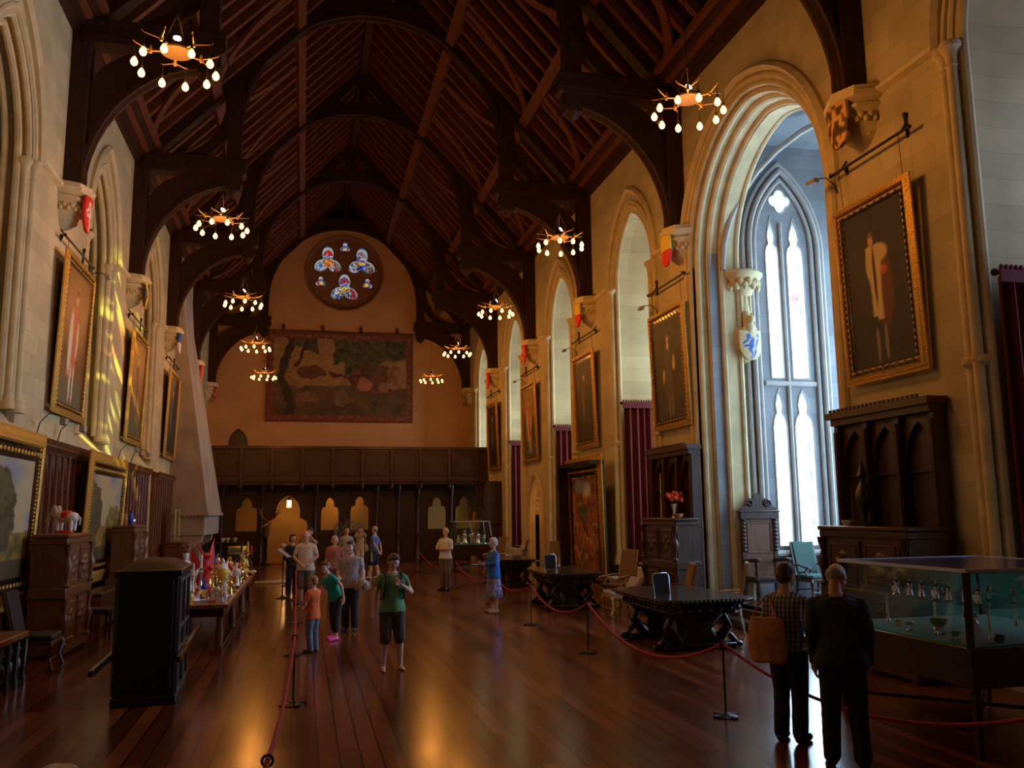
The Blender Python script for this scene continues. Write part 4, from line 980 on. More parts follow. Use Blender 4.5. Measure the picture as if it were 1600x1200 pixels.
# ------------------------------------------------------------ panelling on the left wall
def wainscot(y0, y1, label):
    t = thing('wall_panelling', label, 'panelling', (XL, 0, 0))
    g = G(); g.box(.0, .05, y0, y1, 0, 3.4); g.build('back_board', WOODL, t)
    g = G(); g.prism([(0, 3.36), (.14, 3.36), (.16, 3.42), (.24, 3.47), (.24, 3.54), (.12, 3.6), (0, 3.62)], y1-y0, (0, y0, 0), (1, 0, 0), (0, 0, 1), (0, 1, 0))
    k = int((y1-y0)/.12)
    for i in range(k): g.box(.2, .27, y0+.12*i, y0+.12*i+.06, 3.52, 3.6)
    g.build('cornice', WOODM, t)
    n = round((y1-y0)/.44)
    for i in range(n+1):
        y = y0+(y1-y0)*i/n; g = G(); g.box(.05, .13, y-.035, y+.035, 0, 3.4); g.tube([(.13, y, 0), (.13, y, 3.4)], .028, 6)
        g.build('rib', WOODM, t)
    g = G()
    for i in range(n):
        y = y0+(y1-y0)*(i+.5)/n; w = (y1-y0)/n/2
        plate(g, [(y-w, 2.75), (y+w, 2.75), (y+w, 3.38), (y-w, 3.38)], [shift(arch(w*.72, 2.8, 3.2, 2.76, 5), y)], .05, (.05, 0, 0), (0, 1, 0), (0, 0, 1), (1, 0, 0))
    g.build('tracery_heads', WOODM, t)
    g = G(); g.box(.05, .16, y0, y1, 0, .22); g.box(.05, .12, y0, y1, 1.15, 1.25); g.build('base_rail', WOODM, t)
wainscot(12.0, 28.25, 'long oak panelling behind the landscapes on the left wall')
wainscot(29.6, 33.3, 'short stretch of dark panelling next to the fireplace')

# ------------------------------------------------------------ curtains and cushions in the niches
def curtain(c, label):
    t = thing('velvet_curtain', label, 'curtain', (XR, c+1.08, 0), 0, 'red velvet curtains')
    g = G(); nx = 90; path = []
    for i in range(nx+1):
        u = i/nx; path.append((.08+1.5*u, .07*sin(u*2*pi*7.5+.5*sin(u*17))+.02*sin(u*50)))
    vs = []
    zs = [.80, 1.2, 2.2, 3.6, 4.6, 5.0, 5.08]
    for z in zs:
        k = 1-.25*(z-.8)/4.3
        for x, y in path: vs.append((x, y*k, z))
    m = len(path); fs = [(j*m+i, j*m+i+1, (j+1)*m+i+1, (j+1)*m+i) for j in range(len(zs)-1) for i in range(m-1)]
    g.add(vs, fs); b = len(vs); g.add([(x, y+.02, z) for x, y, z in vs], [tuple(reversed(f)) for f in fs]); g.build('cloth', VELVET, t)
    g = G(); g.tube([(.0, 0, 5.12), (1.7, 0, 5.12)], .03, 8); g.sph((0.0, 0, 5.12), .05, 8); g.build('curtain_pole', IRON, t)
    g = G(); g.box(.0, 1.65, -.10, -.06, 4.98, 5.14)
    for i in range(22): g.sph((.03+.074*i, -.08, 5.16), (.03, .03, .05), 6)
    g.build('pelmet', VELVET, t)
    return t
cl = ['red velvet curtain at the extreme right edge', 'tall red velvet curtain in first niche beyond the oriel', 'red velvet curtain beside the tall floor standing painting', 'red velvet curtain between the pointed doorway and the far cupboard', 'red velvet curtain in the niche behind the gallery']
for c, lb in list(zip(NR, cl))[:4]: curtain(c, lb)
sl = ['red seat cushion in first niche beyond the oriel', 'red seat cushion in the niche past the tall painting', 'red seat cushion in the farthest curtained niche']
for c, lb in zip(NR[1:4], sl):
    t = tag(G().box(XR+.02, XR+.9, c-1.15, c+.92, .785, .86).build('seat_cushion', VELVET, smooth=True, bevel=.03), lb, 'cushion', 'window seat cushions')
    g = G(); g.box(XR-.55, XR-.02, c-.9, c+1.1, .42, .5); 
    g.box(XR-.5, XR-.45, c-.85, c+1.05, .0, .42); g.box(XR-.1, XR-.05, c-.85, c+1.05, 0, .42)
    tag(g.build('window_bench', mat('bench_grey', (.42, .40, .38), .6), bevel=.01), {0: 'pale low bench under the first red cushion beyond the oriel', 1: 'pale bench under the second red cushion', 2: 'pale bench under the farthest red cushion'}[NR[1:4].index(c)], 'bench', 'benches below the niches')

# ------------------------------------------------------------ dark cupboards and panelling on the right piers
def gothic_panel(label, y, w, h, name='canopied_panel'):
    t = thing(name, label, 'panelling', (XR-.02, y, 0), -pi/2)
    g = G(); g.box(-w/2, w/2, -.06, -.0, 0, h-.15); g.build('back_board', WOOD, t)
    g = G(); g.box(-w/2-.05, w/2+.05, -.28, 0, h-.2, h-.1); g.box(-w/2-.1, w/2+.1, -.34, 0, h-.1, h)
    for i in range(int(w/.1)): g.box(-w/2+.1*i, -w/2+.1*i+.05, -.33, -.3, h-.0, h+.05)
    g.build('cornice', WOOD, t)
    n = 3; bw = w/n
    g = G()
    for i in range(n):
        x = -w/2+bw*(i+.5)
        plate(g, [(x-bw/2, h-1.0), (x+bw/2, h-1.0), (x+bw/2, h-.2), (x-bw/2, h-.2)], [shift(arch(bw*.42, h-.85, h-.3, h-.99, 6), x)], .08, (0, -.06, 0), (1, 0, 0), (0, 0, 1), (0, -1, 0))
    g.build('arcade', WOOD, t)
    for i in range(n+1):
        x = -w/2+bw*i; g = G(); g.box(x-.05, x+.05, -.22, -.05, 0, h-.2); g.tube([(x, -.22, .9), (x, -.22, h-.3)], .045, 8); g.build('pilaster', WOOD, t)
    return t
gothic_panel('tall dark canopied panelling below the large robed portrait', 11.05, 2.15, 3.68)
gothic_panel('tall dark canopied panelling below the white collared portrait', 18.6, 2.2, 3.62)
def court_cupboard(label, x, y, w, d, h, m=WOOD, rz=-pi/2, cat='cupboard'):
    t = thing('court_cupboard', label, cat, (x, y, 0), rz)
    g = G(); g.box(-w/2+.04, w/2-.04, -d+.05, 0, .12, h-.12); g.build('body', m, t)
    g = G(); g.box(-w/2, w/2, -d, 0, h-.06, h); g.box(-w/2+.02, w/2-.02, -d+.02, 0, h-.16, h-.06); g.build('top', m, t, bevel=.015)
    g = G(); g.box(-w/2, w/2, -d, 0, h*.48, h*.56); g.build('mid_rail', m, t, bevel=.01)
    g = G(); g.box(-w/2, w/2, -d, 0, .06, .16)
    for sx in (-1, 1):
        for yy in (-d+.08, -.08): g.lathe([(.03, 0), (.07, .02), (.07, .06), (.04, .08)], (sx*(w/2-.09), yy, 0), 8)
    g.build('plinth', m, t)
    for sx in (-1, 1):
        for z0, z1 in ((.16, h*.48), (h*.56, h-.16)):
            L = z1-z0; g = G(); g.lathe([(.06, z0), (.07, z0+.05*L), (.035, z0+.12*L), (.05, z0+.3*L), (.085, z0+.48*L), (.05, z0+.62*L), (.03, z0+.72*L), (.07, z0+.9*L), (.075, z1)], (sx*(w/2-.09), -d+.02, 0), 10); g.build('carved_post', m, t)
    for z0, z1 in ((.2, h*.46), (h*.58, h-.2)):
        for sx in (-1, 1):
            g = G(); cx = sx*w*.21; ww = w*.19; g.box(cx-ww, cx+ww, -d+.02, -d+.06, z0, z1)
            zc = (z0+z1)/2; g.sweep([(cx-ww*.8, z0+.06), (cx-ww*.8, z1-.06), (cx+ww*.8, z1-.06), (cx+ww*.8, z0+.06)], [(.015*cos(q), .015*sin(q)) for q in [2*pi*i/6 for i in range(6)]], O=(0, -d+.02, 0), W=(0, -1, 0), closed=True)
            for k in range(4): a = k*pi/2; g.sph((cx+ww*.3*cos(a), -d+.02, zc+(z1-z0)*.16*sin(a)), (ww*.3, .03, (z1-z0)*.12), 8)
            dd = g.build('door', m, t); g = G(); g.sph((cx-sx*ww*.85, -d-.01, zc), .018, 8); g.build('knob', IRON, dd)
    return t
court_cupboard('large dark cupboard in front of panelling at the right', XR-.3, 10.75, 2.0, .62, 1.95)
court_cupboard('dark cupboard with red flowers on top beside the oriel', XR-.3, 18.0, 1.9, .55, 2.04)
# flowers, bowl and small dark vase
t = thing('flower_vase', 'white footed vase with red flowers on the dark cupboard', 'vase', (XR-.55, 17.75, 2.04))
g = G(); g.lathe([(.06, 0), (.05, .03), (.02, .07), (.03, .16), (.05, .26), (.07, .30), (.05, .3)]); g.build('vase', WHITEP, t)
g = G(); random.seed(3)
for i in range(26):
    a = random.random()*6.3; r = random.random()*.19; g.sph((r*cos(a), r*sin(a), .42+random.random()*.14-r*.3), .045, 6)
g.build('red_blooms', mat('coral_flower', (.75, .10, .05), .7), t)
g = G()
for i in range(8): g.tube([(0, 0, .26), (.12*cos(i*.8), .12*sin(i*.8), .42)], .006, 4)
g.build('stems', mat('leaf_green', (.05, .14, .03), .7), t)
g = G(); g.lathe([(.05, 0), (.11, .05), (.12, .09), (.1, .09)], (.0, 0, 0)); o = g.build('small_bowl', mat('orange_glaze', (.6, .25, .08), .3, coat=.4)); o.location = (XR-.6, 17.45, 2.04); tag(o, 'small orange bowl next to the red flowers', 'bowl')
g = G(); g.lathe([(.06, 0), (.1, .02), (.03, .05), (.04, .15), (.10, .30), (.12, .45), (.06, .58), (.04, .66), (.07, .72), (.0, .95)]); o = g.build('tall_ewer', EBONY); o.location = (XR-.55, 11.1, 1.95); tag(o, 'dark pointed ewer standing on the large right cupboard', 'ewer')
g = G(); g.lathe([(.06, 0), (.10, .04), (.11, .08), (.09, .08)]); o = g.build('white_dish', WHITEP); o.location = (XR-.6, 11.42, 1.95); tag(o, 'small white dish on the large right cupboard', 'dish')
# far cupboard with pale statue beside the gallery
t = court_cupboard('tall black canopied cupboard with pale statue beside the gallery', XR-.02, 38.05, 1.9, .75, 3.55)
t = thing('pale_statue', 'pale carved statue in the far dark cupboard', 'statue', (XR-1.05, 38.0, 0))
g = G(); g.loft([((0, 0, z), a, b) for z, a, b in ((0, .2, .2), (.7, .18, .18), (.75, .24, .24), (.8, .2, .2), (1.1, .15, .13), (1.5, .2, .14), (1.8, .2, .12), (1.9, .07, .07), (1.98, .09, .1), (2.15, .10, .11), (2.25, .03, .03))], 14)
g.cap((-.2, 0, 1.8), (-.15, -.15, 1.45), .055, .04); g.cap((.2, 0, 1.8), (.12, -.16, 1.5), .055, .04); g.build('figure', mat('worn_limewood', (.38, .28, .18), .7, noise=.4), t)

# ------------------------------------------------------------ throne and chairs
def throne():
    t = thing('carved_throne', 'tall carved dark throne with scrolled crest on the oriel step', 'throne', (9.45, 17.0, .3), 0)
    m = WOOD
    for sx in (-1, 1):
        g = G(); g.box(sx*.37-.04, sx*.37+.04, .0, .08, 0, 1.78)
        for i in range(9): g.sph((sx*.37, -.01, 1.05+i*.08), (.055, .04, .035), 8)
        g.build('back_post', m, t)
        g = G(); L = .52; g.lathe([(.05, 0), (.05, .05), (.03, .09), (.05, .2), (.055, .28), (.03, .36), (.05, .42), (.05, .47)], (sx*.36, -.5, 0), 10); g.build('leg', m, t)
        g = G(); g.lathe([(.03, .53), (.045, .6), (.025, .66), (.045, .75), (.035, .82)], (sx*.36, -.46, 0), 10); g.build('arm_support', m, t)
        g = G(); g.prism([(.05, .80), (-.5, .82), (-.56, .84), (-.56, .9), (-.4, .9), (.05, .86)], .09, (sx*.36-.045, 0, 0), (0, 1, 0), (0, 0, 1), (1, 0, 0)); g.build('arm', m, t, bevel=.01)
    g = G(); g.box(-.43, .43, -.56, .06, .46, .53); g.box(-.38, .38, -.53, .02, .40, .46); g.build('seat', m, t, bevel=.01)
    g = G(); g.box(-.4, .4, -.54, -.46, .04, .10); g.build('stretcher', m, t, bevel=.01)
    g = G(); g.box(-.34, .34, .02, .06, .53, 1.72); g.sweep([(-.27, 1.0), (-.27, 1.62), (.27, 1.62), (.27, 1.0)], [(.02*cos(q), .02*sin(q)) for q in [2*pi*i/6 for i in range(6)]], O=(0, .02, 0), W=(0, -1, 0), closed=True); g.build('back_panel', WOODM, t)
    g = G(); g.box(-.45, .45, -.05, .1, 1.7, 1.86); g.box(-.48, .48, -.07, .1, 1.84, 1.88)
    g.build('back_rail', m, t, bevel=.01)
    g = G(); pts = [(-.46, 1.88), (-.42, 1.93), (-.33, 1.97), (-.30, 2.07), (-.2, 2.14), (-.12, 2.12), (-.09, 2.2), (0, 2.25), (.09, 2.2), (.12, 2.12), (.2, 2.14), (.30, 2.07), (.33, 1.97), (.42, 1.93), (.46, 1.88)]
    g.prism(pts, .05, (0, .0, 0))
    for sx in (-1, 1):
        for i in range(10): a = i*.65; r = .09-.007*i; g.sph((sx*(.2+r*cos(a)), -.02, 2.02+r*sin(a)), .025, 6)
    g.build('crest', m, t)
throne()
def armchair(label, loc, rz, m_wood, m_up, hb=1.25, grp='high backed armchairs', arms=True, name='upholstered_armchair', seat=None):
    t = thing(name, label, 'chair', loc, rz, grp)
    for sx in (-1, 1):
        g = G(); g.tube([(sx*.29, -.27, 0), (sx*.31, -.31, .04), (sx*.27, -.26, .2), (sx*.30, -.29, .38), (sx*.28, -.27, .43)], [.035, .03, .02, .038, .03], 8); g.build('leg', m_wood, t)
        g = G(); g.tube([(sx*.27, .30, 0), (sx*.27, .24, .25), (sx*.27, .22, .43)], [.025, .02, .028], 8); g.build('leg', m_wood, t)
        g = G(); g.bar((sx*.28, .22, .40), (sx*.28, .40, hb), .045, .04, up=(0, 1, 0)); g.build('back_post', m_wood, t)
        if arms:
            g = G(); g.tube([(sx*.29, .28, .72), (sx*.32, .1, .72), (sx*.33, -.12, .69), (sx*.33, -.26, .68), (sx*.33, -.31, .65), (sx*.33, -.29, .61), (sx*.33, -.26, .63)], [.018, .02, .024, .026, .024, .02, .014], 8); g.tube([(sx*.33, -.2, .68), (sx*.32, -.12, .6), (sx*.31, -.2, .45)], .018, 8); g.build('scroll_arm', m_wood, t)
    g = G(); g.box(-.30, .30, -.30, .25, .38, .44); g.build('seat_rail', m_wood, t, bevel=.01)
    g = G(); g.box(-.29, .29, -.29, .22, .44, .53); g.build('seat_cushion', seat or (m_up if arms else CUSH), t, bevel=.03)
    g = G(); vs = []
    for z, y in ((.56, .24), (hb, .385)):
        for x in (-.26, .26):
            for yy in (-.035, .035): vs.append((x, y+yy, z))
    g.add(vs, [(0, 1, 3, 2), (4, 6, 7, 5), (0, 2, 6, 4), (1, 5, 7, 3), (0, 4, 5, 1), (2, 3, 7, 6)]); g.build('back_cushion', m_up, t, bevel=.02)
    g = G(); g.tube([(-.28, -.22, .16), (.28, -.22, .16)], .016, 6); g.tube([(-.27, .24, .2), (.27, .24, .2)], .014, 6); g.build('stretcher', m_wood, t)
    return t
SGILT = mat('silvered_gilt_wood', (.62, .56, .42), .35, metal=.5, noise=.3, nscale=20)
armchair('silver framed tan armchair right of the middle carved table', (7.2, 19.6, 0), -pi/2+.35, SGILT, TAN, 1.30)
armchair('silver framed tan armchair before the pointed doorway', (7.3, 26.3, 0), -pi/2+.3, SGILT, TAN, 1.30)
armchair('tan backed chair turned away behind the nearest carved table', (7.55, 14.9, 0), -pi/2-.5, SGILT, TAN, 1.25)
armchair('tan backed chair against the cupboard with red flowers', (7.25, 16.5, 0), -pi/2-.2, WOODM, TAN, 1.15)
armchair('olive backed chair beside the gold framed tall painting', (7.1, 23.0, 0), -pi/2-.4, WOODM, mat('olive_velvet', (.16, .15, .05), .85, sheen=.3), 1.25)
armchair('dark backed chair by the farthest carved table', (7.2, 29.6, 0), -pi/2-.3, WOODM, mat('dark_olive', (.09, .08, .04), .85), 1.25)
armchair('silver edged chair behind the woman in blue', (6.9, 31.8, 0), -pi/2+.3, SGILT, TAN, 1.3)
armchair('gilt stool chair with pale seat between the two carved tables', (6.6, 17.9, 0), -pi/2, mat('gilt_wood', (.55, .36, .10), .4, metal=.5), CUSH, .80, arms=False)
armchair('carved dark chair under the oriel window lights', (10.6, 16.85, .3), .1, WOOD, mat('green_seat', (.05, .12, .11), .8), 1.2)
armchair('second carved chair right of the oriel window lights', (11.4, 16.6, .3), -.15, WOOD, mat('green_seat2', (.06, .13, .12), .8), 1.2)
armchair('pale backed chair in the oriel behind the stooping man', (10.0, 13.6, .3), -.9, SGILT, mat('pale_damask', (.40, .42, .38), .8), 1.15)

# ------------------------------------------------------------ carved tables
def carved_table(label, loc, w, d, h=.83):
    t = thing('carved_table', label, 'table', loc, 0, 'carved dark tables')
    c = .22; o = [(-w/2+c, -d/2), (w/2-c, -d/2), (w/2, -d/2+c), (w/2, d/2-c), (w/2-c, d/2), (-w/2+c, d/2), (-w/2, d/2-c), (-w/2, -d/2+c)]
    g = G(); g.prism(o, .05, (0, 0, h-.05), (1, 0, 0), (0, 1, 0), (0, 0, 1)); o2 = [(a*.94, b*.96) for a, b in o]; g.prism(o2, .04, (0, 0, h-.09), (1, 0, 0), (0, 1, 0), (0, 0, 1))
    for i in range(8):
        p, q = Vector(o[i]), Vector(o[(i+1) % 8]); k = max(1, int((q-p).length/.07))
        for j in range(k): z = p.lerp(q, (j+.5)/k); g.sph((z.x, z.y, h-.03), (.028, .028, .022), 6)
    g.build('top', EBONY, t)
    g = G(); o3 = [(a*.8, b*.86) for a, b in o]; g.prism(o3, .14, (0, 0, h-.23), (1, 0, 0), (0, 1, 0), (0, 0, 1))
    for i in range(8):
        p, q = Vector(o3[i]), Vector(o3[(i+1) % 8]); k = max(1, int((q-p).length/.16))
        for j in range(k): z = p.lerp(q, (j+.5)/k); g.sph((z.x, z.y, h-.16), (.05, .05, .05), 8)
    g.build('frieze', EBONY, t)
    for sy in (-1, 1):
        y = sy*d*.27
        g = G(); g.loft([((0, y, z), a*w, b) for z, a, b in ((.10, .30, .10), (.2, .24, .10), (.32, .16, .11), (.42, .22, .14), (.52, .30, .13), (.6, .34, .12), (h-.22, .36, .12))], 14)
        for sx in (-1, 1):                                   # winged beasts on either end
            g.cap((sx*w*.22, y, .12), (sx*w*.34, y, .34), .10, .07); g.cap((sx*w*.34, y, .34), (sx*w*.28, y, .55), .07, .06); g.sph((sx*w*.33, y, .60), (.08, .06, .07), 10)
            g.cap((sx*w*.36, y, .2), (sx*w*.44, y, .07), .05, .04); g.sph((sx*w*.45, y, .06), (.09, .06, .055), 8); g.cap((sx*w*.3, y, .5), (sx*w*.42, y, .68), .05, .02)
        g.build('carved_pedestal', EBONY, t)
        g = G(); g.box(-w*.4, w*.4, y-.12, y+.12, .0, .1); g.build('foot', EBONY, t, bevel=.02)
    g = G(); g.box(-.09, .09, -d*.27, d*.27, .05, .15); g.lathe([(.05, .12), (.12, .2), (.1, .3), (.04, .4), (.02, .5)], n=10); g.build('stretcher', EBONY, t)
    return t
carved_table('nearest black carved table with clipped corners on the right', (6.2, 14.0, 0), 1.55, 2.7)
carved_table('middle black carved table behind the rope on the right', (6.05, 20.2, 0), 1.3, 2.4)
carved_table('farthest black carved table behind the woman in blue', (6.15, 26.4, 0), 1.25, 2.4)
def display_frame(label, loc, rz):
    t = thing('perspex_notice_stand', label, 'notice stand', loc, rz)
    g = G(); g.tube([(-.15, 0, 0), (-.16, .04, .30), (-.12, .05, .35), (.12, .05, .35), (.16, .04, .30), (.15, 0, 0)], .010, 6); g.build('edge', mat('grey_steel', (.4, .45, .5), .3, metal=.8), t)
    g = G(); g.box(-.14, .14, .03, .045, .01, .33); g.build('sheet', mat('dark_pane', (.04, .05, .06), .2), t)
display_frame('framed notice holder on the nearest carved table', (5.75, 13.6, .83), .2)
display_frame('framed notice holder on the middle carved table', (5.85, 20.6, .83), .2)

# ------------------------------------------------------------ rope barriers
def stanchion():
    t = thing('rope_stanchion', 'x', 'rope post')
    g = G(); g.tube([(0, 0, .02), (0, 0, .74)], .011, 8); g.build('post', IRON, t)
    g = G(); g.tube([(.032*cos(q), 0, .76+.032*sin(q)) for q in [2*pi*i/12 for i in range(13)]], .009, 6); g.build('ring', IRON, t)
    g = G(); g.lathe([(.13, 0), (.13, .012), (.05, .03), (.02, .05)], n=20)
    for a in range(4): g.bar((.05*cos(a*pi/2+.3), .05*sin(a*pi/2+.3), .02), (.16*cos(a*pi/2+.3), .16*sin(a*pi/2+.3), .012), .05, .02)
    g.build('base', IRON, t); return t
st0 = stanchion()
RS = [(5.5, 5.4), (4.47, 8.96), (4.42, 13.48), (4.44, 17.11), (4.55, 21.4), (4.45, 26.0), (4.38, 33.8)]
LS = [(-.17, 5.6), (-.06, 10.9), (-.08, 14.65), (-.10, 18.85), (-.14, 23.85), (-.12, 27.5)]
rl = ['right rope post nearest the camera, outside the glass case', 'right rope post left of the couple', 'right rope post in front of the nearest carved table', 'right rope post by the middle carved table', 'right rope post beside the woman in blue', 'right rope post level with the man in white shirt', 'small far rope post by the far display case']
ll = ['left rope post at the bottom edge of the picture', 'left rope post in front of the boy in orange', 'left rope post at the feet of the boy in orange', 'left rope post behind the boy in orange', 'left rope post beside the man in pale shirt', 'farthest left rope post beyond the man in pale shirt']
first = True
for pts, lbs in ((RS, rl), (LS, ll)):
    for (x, y), lb in zip(pts, lbs):
        if first: st0.location = (x, y, 0); st0['label'] = lb; st0['group'] = 'rope posts'; first = False
        else: copy_tree(st0, loc=(x, y, 0), label=lb, group='rope posts')
def rope(a, b, sag, label, z=.76, r=.017):
    g = G(); pts = []
    for i in range(25):
        t = i/24; pts.append((a[0]*(1-t)+b[0]*t, a[1]*(1-t)+b[1]*t, z-sag*4*t*(1-t)))
    g.tube(pts, r, 8); tag(g.build('barrier_rope', ROPE), label, 'rope', 'red barrier ropes')
rn = ['red rope from the bottom right passing before the glass case', 'red rope sagging in front of the nearest carved table', 'red rope in front of the middle carved table', 'red rope just right of the woman in blue', 'red rope behind the woman in blue', 'faint far red rope near the far display case']
for i in range(6): rope(RS[i], RS[i+1], [.40, .42, .3, .26, .3, .35][i], rn[i])
ln = ['red rope rising from the bottom edge at left', 'red rope in front of the boy in orange', 'red rope held by the boy in orange', 'red rope left of the girl in teal', 'far red rope beside the man in pale shirt']
for i in range(5): rope(LS[i], LS[i+1], .16, ln[i])
rope((-.35, 2.6), LS[0], .16, 'short piece of red rope leaving the bottom edge')
def info_stand(loc, rz, label):
    t = thing('notice_stand', label, 'stand', loc, rz, 'slanted notice stands')
    g = G(); g.lathe([(.16, 0), (.16, .015), (.05, .05), (.018, .1)], n=16); g.build('base', IRON, t)
    g = G(); g.tube([(0, 0, .08), (0, 0, 1.12)], .016, 8); g.build('pole', IRON, t)
    g = G(); g.bar((0, -.16, 1.08), (0, .14, 1.30), .42, .02); g.build('board', mat('pale_notice', (.35, .40, .48), .35), t)
info_stand((-.48, 24.5, 0), 1.35, 'slanted notice stand left of the man in pale shirt')
info_stand((-.46, 28.6, 0), 1.35, 'second slanted notice stand farther behind it')
# ------------------------------------------------------------ sedan chair
t = thing('sedan_chair', 'black leather sedan chair with domed roof seen from behind', 'sedan chair', (-1.80, 12.05, 0), .035)
g = G(); g.box(-.34, .34, -.70, .70, .06, 1.50); g.build('body', BLACKL, t, bevel=.015)
g = G(); g.box(-.38, .38, -.75, .75, 1.48, 1.56); g.build('cornice', BLACKL, t, bevel=.015); g = G(); g.box(-.36, .36, -.72, .72, .0, .1); g.build('plinth', BLACKL, t, bevel=.015)
g = G(); g.loft([((0, 0, z), a, b) for z, a, b in ((1.56, .50, 1.0), (1.58, .48, .96), (1.62, .42, .82), (1.66, .30, .6), (1.69, .12, .25))], 4)
g = G(); vs = []; n = 10
for j in range(n+1):
    for i in range(n+1):
        a, b = i/n*2-1, j/n*2-1; vs.append((a*.36, b*.72, 1.55+.12*(1-a**4)*(1-b**4)))
fs = [(j*(n+1)+i, j*(n+1)+i+1, (j+1)*(n+1)+i+1, (j+1)*(n+1)+i) for j in range(n) for i in range(n)]
g.add(vs, fs); g.build('domed_roof', LEATHER, t)
for sx in (-1, 1):
    g = G()
    for y in (-.66, -.02, .62): g.box(sx*.34, sx*.365, y-.03, y+.03, .12, 1.46)
    for z in (.12, .58, .84, 1.40): g.box(sx*.34, sx*.362, -.66, .62, z, z+.05)
    g.build('side_frame', mat('worn_grey_leather', (.10, .10, .11), .5, noise=.5, nscale=15), t)
    g = G(); g.box(sx*.335, sx*.345, -.0, .6, .9, 1.38); g.build('window_pane', mat('dim_pane', (.03, .035, .05), .12), t)
    g = G(); g.box(sx*.36, sx*.42, -.2, .2, .47, .60); g.build('pole_bracket', IRON, t)
    g = G(); g.bar((sx*.40, -1.75 if sx < 0 else -1.05, .56-.0), (sx*.40, 2.3, .56), .055, .07); g.build('carrying_pole', EBONY, t, bevel=.008)
g = G(); g.sweep([(-.28, .2), (-.28, 1.42), (.28, 1.42), (.28, .2)], [(.012*cos(q), .012*sin(q)) for q in [2*pi*i/6 for i in range(6)]], O=(0, -.702, 0), W=(0, -1, 0), closed=True); g.build('back_beading', BLACKL, t)

# ------------------------------------------------------------ treasure table
TX0, TX1, TY0, TY1, TZ = -2.75, -1.12, 14.85, 23.2, .80
t = thing('refectory_table', 'long dark refectory table crowded with figures and cups', 'table', ((TX0+TX1)/2, (TY0+TY1)/2, 0))
hw, hl = (TX1-TX0)/2, (TY1-TY0)/2
g = G()
for i in range(4): g.box(-hw+.01+i*hw/2, -hw+(i+1)*hw/2, -hl, hl, TZ-.06, TZ)
g.build('top', WOODM, t, bevel=.006)
g = G(); g.box(-hw+.1, hw-.1, -hl+.12, -hl+.16, TZ-.20, TZ-.06); g.box(-hw+.1, hw-.1, hl-.16, hl-.12, TZ-.20, TZ-.06)
for sx in (-1, 1): g.box(sx*(hw-.1)-.02, sx*(hw-.1)+.02, -hl+.12, hl-.12, TZ-.20, TZ-.06)
g.build('frieze', WOOD, t)
for k in range(4):
    for sx in (-1, 1):
        y = -hl+.25+k*(2*hl-.5)/3; g = G()
        g.lathe([(.05, .10), (.04, .13), (.06, .2), (.065, .35), (.04, .50), (.055, .55), (.055, .6)], (sx*(hw-.14), y, 0), 12); g.box(sx*(hw-.14)-.05, sx*(hw-.14)+.05, y-.05, y+.05, 0, .12); g.box(sx*(hw-.14)-.05, sx*(hw-.14)+.05, y-.05, y+.05, .58, .66); g.build('leg', WOODM, t)
g = G()
for sx in (-1, 1): g.box(sx*(hw-.14)-.02, sx*(hw-.14)+.02, -hl+.25, hl-.25, .03, .09)
g.build('stretcher', WOOD, t)

